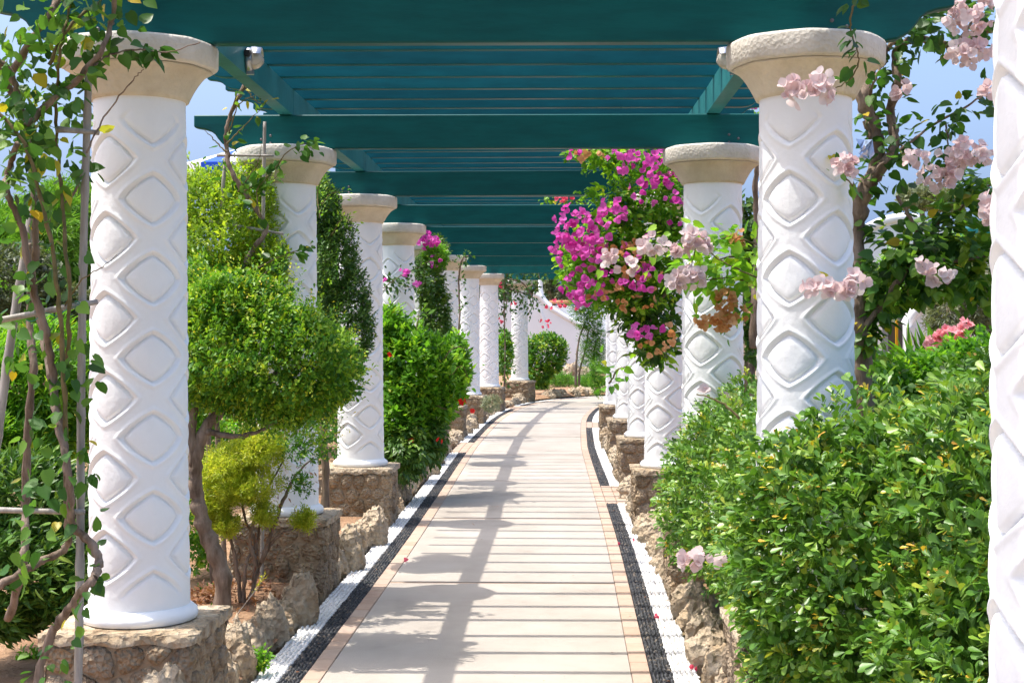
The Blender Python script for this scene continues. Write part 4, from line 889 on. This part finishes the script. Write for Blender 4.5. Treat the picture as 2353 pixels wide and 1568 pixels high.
bg_tree('bright green shrub behind the right vine', (*P(2080, 860, 13.5)[:2], 0), [blob(2100, 640, 14.5, 80, 60, .4), blob(2190, 590, 14.8, 70, 50, .4), blob(2040, 690, 12.2, 40, 40, .3)], G_light, 1300, 7, .06, .1, name='shrub', cat='shrub', depth=.6, tint=(.4, .2), seed=62, wid=.35)
t = bg_tree('umbrella pine crown far off beyond the right vine', (*P(2120, 700, 60)[:2], 0), [blob(2120, 455, 60, 55, 22, 1.2), blob(2180, 462, 61, 40, 18, 1)], G_olive, 700, 7, .22, .3, None, name='umbrella_pine', depth=.5, tint=(.8, .15), seed=63)
stem(t, PL([(2122, 740), (2120, 560), (2118, 470)], 60), .2, .1, name='trunk')
bg_tree('mixed green trees far beyond the right hedge', (*P(2000, 800, 34)[:2], 0), [blob(1820, 720, 34, 260, 120, 2), blob(2250, 700, 36, 300, 120, 2), blob(1560, 720, 36, 180, 90, 2)], G_pine, 2600, 7, .22, .3, name='tree', depth=.5, tint=(.4, .2), wid=.35, seed=64)
t = thing('teal_parasol', 'teal sunshade edge far right beyond the vine', 'parasol', (*P(2290, 900, 16)[:2], 0))
c = P(2300, 520, 16); pa = MB()
n = 10; vs = [(c[0], c[1], c[2] + .18)] + [(c[0] + .5*math.cos(2*math.pi*i/n), c[1] + .5*math.sin(2*math.pi*i/n), c[2] - .04) for i in range(n)] + [(c[0] + .5*math.cos(2*math.pi*i/n), c[1] + .5*math.sin(2*math.pi*i/n), c[2] - .12) for i in range(n)]
pa.add(vs, [(0, 1+i, 1+(i+1) % n) for i in range(n)] + [(1+i, 1+n+i, 1+n+(i+1) % n, 1+(i+1) % n) for i in range(n)]); pa.part('canopy', M_teal, t); MB().tube([(c[0], c[1], 0), (c[0], c[1], c[2] + .15)], .02, 8).part('pole', M_wcloth, t)

# ------------------------------------------------------------------ right: big clipped hedge
t = bush('clipped_hedge', 'big clipped dark green hedge with yellow tips in the right foreground', 'hedge', (1.75, 5.2, .05),
     [((1.62, 4.9, .72), (.52, .9, .80)), ((1.95, 5.3, .80), (.62, 1.0, .86)), ((1.40, 5.15, .78), (.50, .72, .68)), ((1.36, 5.0, .35), (.32, .5, .38)), ((1.50, 4.45, .45), (.38, .55, .55)), ((2.3, 6.0, .85), (.6, .9, .86)), ((1.14, 5.45, .52), (.27, .34, .40)), ((1.06, 5.2, .88), (.25, .42, .48))], G_hedge, 11500, 8, .043, .085, 300, 'OBO', cull=-.2, new=.17, depth=.50, lump=.75, tint=(.50, .15), wid=.54, seed=71)
t2 = bush('clipped_hedge', 'smaller leafy hedge with red tips between first and second right columns', 'hedge', (1.35, 7.8, .05),
     [((1.40, 7.9, .78), (.50, .9, .56)), ((1.25, 8.4, .76), (.36, .7, .44)), ((1.42, 6.9, .78), (.44, .7, .62)), ((1.75, 7.4, .85), (.5, 1.1, .72)), ((1.5, 8.9, .8), (.3, .5, .6))], G_hedge, 7000, 8, .037, .075, 300, 'OBO', cull=-.2, new=.08, depth=.50, lump=.75, tint=(.52, .15), wid=.52, seed=72)
tw = [stem(t2, PL(l, 6.6), .006, .003, M_twig) for l in ([(1560,1300),(1600,1280),(1640,1290)], [(1700,960),(1650,920),(1600,905)])]
flowers(t2, 'pale', P(1595, 1290, 6.4), (.06, .04, .04), 12, .045); flowers(t2, 'pale', P(1650, 1280, 6.5), (.03, .03, .03), 3, .045); flowers(t2, 'pale', P(1615, 908, 8.5), .03, 3, .05); flowers(t2, 'pale', P(1685, 915, 8.6), .05, 4, .055)
bush('shrub', 'bright leafy shoots behind the top of the big hedge', 'shrub', (1.9, 6.9, .05), [blob(2090, 880, 7.2, 120, 60, .3), blob(2240, 850, 7.4, 110, 60, .3)], G_light, 1100, 7, .05, .10, 0, new=.05, depth=.6, tint=(.35, .2), seed=73)
ol = thing('oleander_bush', 'oleander with long leaves and pink flower heads above the right hedge', 'bush', (*P(2130, 1000, 8.2)[:2], .05))
ow = [stem(ol, [P(2150, 950, 8.4), P(x, y, 8.2)], .006, .004, M_twig) for x, y in ((2145,800), (2180,775), (2215,755), (2095,770), (2120,790))]
n = 80
put_leaves(ol, dict(pos=np.array([P(2110 + rng.uniform(-25, 110), 835 + rng.uniform(-25, 15), 8.25) for _ in range(n)]), d=unit(np.stack([rng.normal(-.15, .45, n), rng.normal(-.2, .3, n), rng.uniform(.5, 1.1, n)], 1)),
    up=unit(rng.normal(size=(n, 3)) + np.array([0, -1, .3])), len=rng.uniform(.14, .22, n), wid=rng.uniform(.020, .030, n), tint=np.clip(rng.normal(.5, .2, n), 0, 1)), G_light, 'OVAL', 80)
for px, py, n_, rr_ in ((2140, 795, 20, .045), (2175, 772, 14, .04), (2215, 753, 14, .035), (2168, 768, 6, .03)): flowers(ol, 'ole', P(px, py, 8.1), rr_*1.2, n_, .032)

# ------------------------------------------------------------------ right: pale bougainvillea behind the first column
YV = 6.7
bv = thing('pale_bougainvillea', 'pale pink bougainvillea with thick trunk right of the first right column', 'bougainvillea', (*P(1970, 1100, YV)[:2], .05))
b0 = P(1985, 1100, YV); b0[2] = .05
S = [stem(bv, [b0, P(1985, 900, YV)] + PL([(1972,760),(1965,640),(1968,520),(1985,440),(2012,385),(2008,300),(1985,225),(1998,150),(2035,105)], YV, .03), .050, .030, amp=.006)]
S.append(stem(bv, PL([(1990,430),(2050,350),(2052,300),(2045,255),(2062,190),(2058,120),(2100,90),(2150,98),(2195,105),(2250,80),(2300,60)], YV, .05), .026, .014))
S.append(stem(bv, PL([(1960,430),(1945,400),(1938,385)], YV - .1), .012, .006))
S.append(stem(bv, PL([(2000,400),(2060,350),(2140,290),(2220,245),(2290,190)], YV - .1), .008, .004))
S.append(stem(bv, PL([(2050,330),(2110,350),(2160,400)], YV - .1), .006, .003)); S.append(stem(bv, PL([(2170,280),(2178,330),(2172,385)], YV - .1), .005, .003))
S.append(stem(bv, PL([(2000,320),(1990,250),(2010,180),(2035,140)], YV - .1), .008, .005)); S.append(stem(bv, PL([(2090,620),(2130,540),(2200,480),(2280,420)], YV), .012, .006))
S.append(stem(bv, PL([(1980,760),(2060,650),(2100,590),(2100,520),(2060,450)], YV), .016, .008)); S.append(stem(bv, PL([(2100,590),(2200,600),(2290,580)], YV), .010, .006))
S.append(stem(bv, PL([(2040,110),(2090,60),(2120,0),(2140,-40)], YV - .15), .010, .006)); S.append(stem(bv, PL([(2195,105),(2240,40),(2280,-10)], YV - .15), .008, .005))
fw = [stem(bv, PL([(1975,-20),(1952,40),(1958,80),(1972,130),(1962,170),(1925,200),(1880,210)], 5.45, .02), .004, .002, M_twig), stem(bv, PL([(1960,430),(1935,400),(1925,385)], 5.75, .02), .004, .002, M_twig), stem(bv, PL([(2000,655),(1950,650),(1900,660)], 5.7, .02), .004, .002, M_twig)]
dens = shoots([blob(2060, 590, YV, 110, 70, .25), blob(2200, 560, YV, 90, 80, .25), blob(2010, 630, YV, 60, 100, .22), blob(2130, 650, YV, 150, 50, .25), blob(2240, 620, YV, 60, 70, .25), blob(1995, 760, YV, 36, 80, .15), blob(2230, 440, YV, 60, 40, .2)], 330, 4, .060, .12, wid=.8, depth=.95, cull=-1, tint=(.66, .16), droop=.5, new=.06, lump=1.6, seed=81)
put_leaves(bv, merge(dens, along(S[1:6] + [S[6]], 300, .04, .06, .8, .4, (.35, .15)), along(S[7:], 260, .05, .065, .8, .4, (.38, .16)), along(S[10:12], 140, .06, .07, .8, .4, (.42, .15)), along(fw[:1], 34, .02, .055, .8, .4, (.35, .12)), along(fw[1:], 16, .02, .06, .7, .2, (.75, .1))), G_vine, 'HEART', 300)
for px, py, Y, r_, n_ in ((2225,28,6.4,(.13,.08,.10),46), (2228,122,6.4,(.10,.07,.055),28), (1852,208,5.35,(.09,.04,.045),22), (1890,180,5.35,(.03,.03,.02),4), (2070,210,6.5,.035,5), (1943,382,5.6,.035,12), (2160,405,6.4,(.08,.05,.06),26), (2105,368,6.4,(.05,.04,.03),9), (2225,352,6.4,(.12,.05,.05),30), (2272,205,6.3,.03,5), (1912,662,5.6,(.10,.04,.035),22), (1965,645,5.6,(.04,.03,.03),8), (2120,612,6.3,.03,4), (2150,628,6.3,(.03,.03,.05),6), (2178,632,6.3,.03,5), (2275,475,6.3,(.03,.04,.07),12)):
    flowers(bv, 'pale', P(px, py, Y), r_, int(n_*1.3), .036)
flowers(bv, 'org', P(1965, 655, 6.3), .03, 4, .03)
bg_ = MB(); cc = P(1985, 345, 6.45)
for q in range(3):
    pts = [cc + np.array([random.uniform(-.045, .045), random.uniform(-.03, .03), random.uniform(-.05, .05)]) for _ in range(7)]; bg_.add(pts, [(0,1,2),(0,2,3),(1,2,4),(2,3,5),(3,4,6),(0,4,5)])
m_, nt_, b_ = newmat('shiny_film'); b_.inputs['Base Color'].default_value = (.50, .62, .85, 1); b_.inputs['Roughness'].default_value = .12; b_.inputs['Metallic'].default_value = .5
tag(bg_.part('plastic_bag', m_, None), 'crumpled shiny blue film caught in the vine right of the first right column', 'litter')

# ------------------------------------------------------------------ right: magenta bougainvillea over the second column
YM = 10.6
mg = thing('magenta_bougainvillea', 'magenta bougainvillea with orange dried bracts hanging over the right row', 'bougainvillea', (*P(1720, 1100, 10.2)[:2], .05))
b0 = P(1720, 1150, 10.2); b0[2] = .05
S = [stem(mg, [b0, P(1722, 900, 10.2)] + PL([(1715,760),(1722,640),(1712,520),(1690,440),(1620,380),(1560,370),(1480,360),(1400,350)], YM, .05), .045, .012, amp=.008)]
S.append(stem(mg, PL([(1720,700),(1640,600),(1540,520),(1440,500),(1340,500),(1290,540)], YM, .08), .022, .006)); S.append(stem(mg, PL([(1640,600),(1560,640),(1500,720),(1490,800)], YM, .08), .015, .005))
S.append(stem(mg, PL([(1560,370),(1500,430),(1430,520),(1400,600),(1350,660),(1300,650)], YM, .08), .012, .005)); S.append(stem(mg, PL([(1400,350),(1330,345),(1290,350)], YM, .05), .008, .003))
S.append(stem(mg, PL([(1730,800),(1740,560),(1735,430),(1745,350)], 9.9, .05), .03, .015))
L = shoots([blob(1440, 480, YM, 90, 90, .3), blob(1500, 600, YM, 90, 90, .3), blob(1400, 640, YM + .1, 100, 60, .3), blob(1530, 440, YM, 50, 80, .25), blob(1470, 700, YM, 80, 55, .3), blob(1500, 785, YM, 45, 55, .2), blob(1420, 365, YM, 110, 26, .25), blob(1545, 530, YM, 40, 120, .2), blob(1395, 560, YM, 110, 60, .3), blob(1330, 610, YM, 50, 40, .3), blob(1360, 350, YM, 80, 12, .2)], 1500, 5, .046, .13, wid=.72, depth=.9, cull=-1, tint=(.52, .2), new=.06, lump=1.4, droop=.2, seed=91)
put_leaves(mg, L, G_light, 'HEART', 150)
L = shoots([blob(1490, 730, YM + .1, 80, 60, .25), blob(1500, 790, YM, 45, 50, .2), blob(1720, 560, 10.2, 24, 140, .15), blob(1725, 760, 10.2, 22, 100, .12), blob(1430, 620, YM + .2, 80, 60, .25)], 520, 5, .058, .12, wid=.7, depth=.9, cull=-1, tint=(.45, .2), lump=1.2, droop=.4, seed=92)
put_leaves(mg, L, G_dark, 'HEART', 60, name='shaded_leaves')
sp = [stem(mg, PL(l, 8.7, .05), .006, .003, M_twig) for l in ([(1740,600),(1680,590),(1620,610),(1570,640)], [(1740,660),(1690,640),(1640,640),(1600,650)], [(1730,700),(1690,720),(1650,745)], [(1735,560),(1690,545),(1650,550)], [(1400,880),(1420,850),(1440,840)])]
put_leaves(mg, merge(along(sp[:2], 230, .07, .075, .75, .3, (.6, .15), .03), along(sp[2:], 80, .05, .06, .7, .3, (.5, .2), .05)), G_light, 'HEART', 90, name='front_leaves')
PX = YM / FPX
for px, py, rx, rz, n_ in ((1315,520,40,34,44), (1350,545,36,36,30), (1405,488,26,24,24), (1285,560,16,20,10), (1300,590,22,16,8), (1360,590,40,26,24), (1480,372,60,24,34), (1540,410,30,26,14), (1430,347,24,10,8), (1308,350,16,8,4), (1490,430,30,30,14), (1330,655,30,22,18), (1400,660,50,22,18), (1345,690,16,10,8), (1450,640,50,24,14), (1545,470,24,34,10), (1480,580,40,30,14), (1465,760,18,12,8), (1500,760,14,10,6)):
    flowers(mg, 'mag', P(px, py, YM - .35), (rx*PX*1.35, .18, rz*PX*1.35), int(n_*1.05), .041)
for px, py, rx, rz, n_ in ((1420,575,44,28,26), (1470,625,50,20,14), (1400,680,50,24,12), (1470,690,50,24,14), (1360,360,40,12,8), (1500,800,30,24,10), (1540,760,14,30,6)): flowers(mg, 'org', P(px, py, YM - .32), (rx*PX*1.1, .14, rz*PX*1.1), int(n_*.85), .038)
for px, py, rx, rz, n_ in ((1662,690,20,20,14), (1650,738,46,16,20), (1700,545,20,14,6), (1690,720,30,14,6)): flowers(mg, 'org', P(px, py, 8.6), (rx*.0026, .06, rz*.0026), int(n_*1.6), .038)
flowers(mg, 'red', P(1292, 702, 16), (.20, .1, .06), 10, .034); flowers(mg, 'red', P(1255, 742, 20), (.10, .1, .07), 9, .034)
sp = [stem(mg, PL(l, 11.2, .03), .005, .002, M_twig) for l in ([(1742,330),(1735,270),(1700,240),(1662,248)], [(1745,300),(1720,235),(1690,222)])]
put_leaves(mg, along(sp, 90, .06, .05, .7, .3, (.5, .2), .05), G_light, 'HEART', 30, name='upper_leaves'); flowers(mg, 'mag', P(1700, 240, 11.1), (.13, .08, .05), 22, .040)
sp = [stem(mg, PL(l, 17.5, .03), .006, .002, M_twig) for l in ([(1350,470),(1300,455),(1235,450)], [(1320,460),(1280,448),(1250,445)])]
put_leaves(mg, along(sp, 110, .06, .06, .7, .3, (.5, .2), .05), G_light, 'HEART', name='far_leaves'); flowers(mg, 'red', P(1290, 456, 17.3), (.14, .06, .03), 10, .045)
pb = thing('white_bougainvillea', 'whitish pink bougainvillea spray in front of the second right column', 'bougainvillea', (*P(1730, 900, 8.6)[:2], .3))
sp = [stem(pb, PL(l, 8.5, .04), .005, .002, M_twig) for l in ([(1740,640),(1660,600),(1600,560),(1540,560),(1440,600),(1390,590)], [(1600,560),(1590,600),(1580,645)], [(1740,640),(1745,780),(1738,880)])]
put_leaves(pb, along(sp[:2], 70, .06, .075, .75, .3, (.68, .12), .02), G_light, 'HEART', 70)
for px, py, rx, rz, n_ in ((1392,590,18,12,5), (1440,612,16,14,5), (1500,560,34,18,11), (1590,545,26,18,13), (1560,575,22,12,6), (1582,640,34,26,20), (1545,650,16,14,5), (1620,560,12,12,4)): flowers(pb, 'pale', P(px, py, 8.35), (rx*.0025, .05, rz*.0025), int(n_*1.5), .045)

# ------------------------------------------------------------------ small things
n = 150
sv = np.array([s_of_y(6.6) + 18 * rng.random() ** 1.5 for _ in range(n)]); ov = np.where(rng.random(n) < .7, np.sign(rng.normal(size=n)) * rng.uniform(.78, 1.06, n), rng.uniform(-.7, .7, n))
pv = np.array([pp(a, b, .013) for a, b in zip(sv, ov)]); an = rng.uniform(0, 6.28, n); dv = np.stack([np.cos(an), np.sin(an), .05 * rng.normal(size=n)], 1)
dd, ss, nn2 = frames(dv, np.tile([0., 0., 1.], (n, 1)) + .25 * rng.normal(size=(n, 3))); ln = rng.uniform(.010, .026, n)
Vv = pv[:, None] + dd[:, None] * (OVAL[0][:, 0][None, :, None] * ln[:, None, None]) + ss[:, None] * (OVAL[0][:, 1][None, :, None] * ln[:, None, None] * .55) + nn2[:, None] * (OVAL[0][:, 2][None, :, None] * ln[:, None, None])
lf = link_mesh('leaf_litter', tri_mesh('leaf_litter', Vv.reshape(-1, 3), (np.arange(n)[:, None, None] * 5 + OVAL[1][None]).reshape(-1, 3), G_dry, np.repeat(rng.random(n), 5)))
tag(lf, 'small dry leaves scattered along the path edges', 'leaf litter', kind='stuff')
for j, (px, py, w_, m_) in enumerate(((605, 1530, 'small bright green weed sprouting in the white pebbles', G_light), (505, 1415, 'leafy weed behind the nearest left plinth', G_topi), (470, 1370, 'leafy weed at the foot of the clipped tree', G_topi), (70, 1530, 'yellowish weed on bare soil in the lower left corner', G_light), (105, 1560, 'second weed on bare soil left of the nearest left plinth', G_light))):
    Y = 1.65 * FPX / (py - 758); p = P(px, py, Y)
    bush('weed', w_, 'weed', (p[0], p[1], .03), [((p[0], p[1], p[2] + .03), np.array([.045, .045, .045]))], m_, 26, 5, .04, .06, 0, cull=-1, depth=.8, up=1.0, seed=100 + j)
g = thing('grass_stalk', 'single pale seeding grass stalk before the second left plinth', 'grass', (*P(530, 1430, 8.0)[:2], .08)); w = stem(g, PL([(530,1430),(560,1390),(590,1350),(610,1318)], 8.0, 0), .003, .0015, M_bamboo, .001); put_leaves(g, along([w[-10:]], 40, .004, .025, .3, -.6, (.9, .1), 0), G_yellow, name='seed_head')
for j, (px, py) in enumerate(((1755, 1690), (1762, 1697), (1665, 1565), (1575, 1380), (1612, 1370), (1030, 1420))):
    x, y = px * 2352/2600, py * 2352/2600; Y = 1.685 * FPX / (y - 758); p = P(x, y, Y)
    o = link_mesh('fallen_petal', FL['red'][j % 3]); o.location = (p[0], p[1], .016); o.scale = (.022,) * 3; o.rotation_euler = (1.6, .4 * j, j * 1.3)
    tag(o, ['tiny red fallen flower on the right white pebbles nearest the camera', 'second fallen flower touching the nearest one on the right pebbles', 'tiny fallen flower on the right pebbles beside the craggy rocks', 'fallen flower at the far end of the right near pebble strip', 'fallen flower on the right pebbles beside the small hedge', 'lone red fallen flower on the left edge of the path'][j], 'petal', 'fallen flowers on the pebbles')
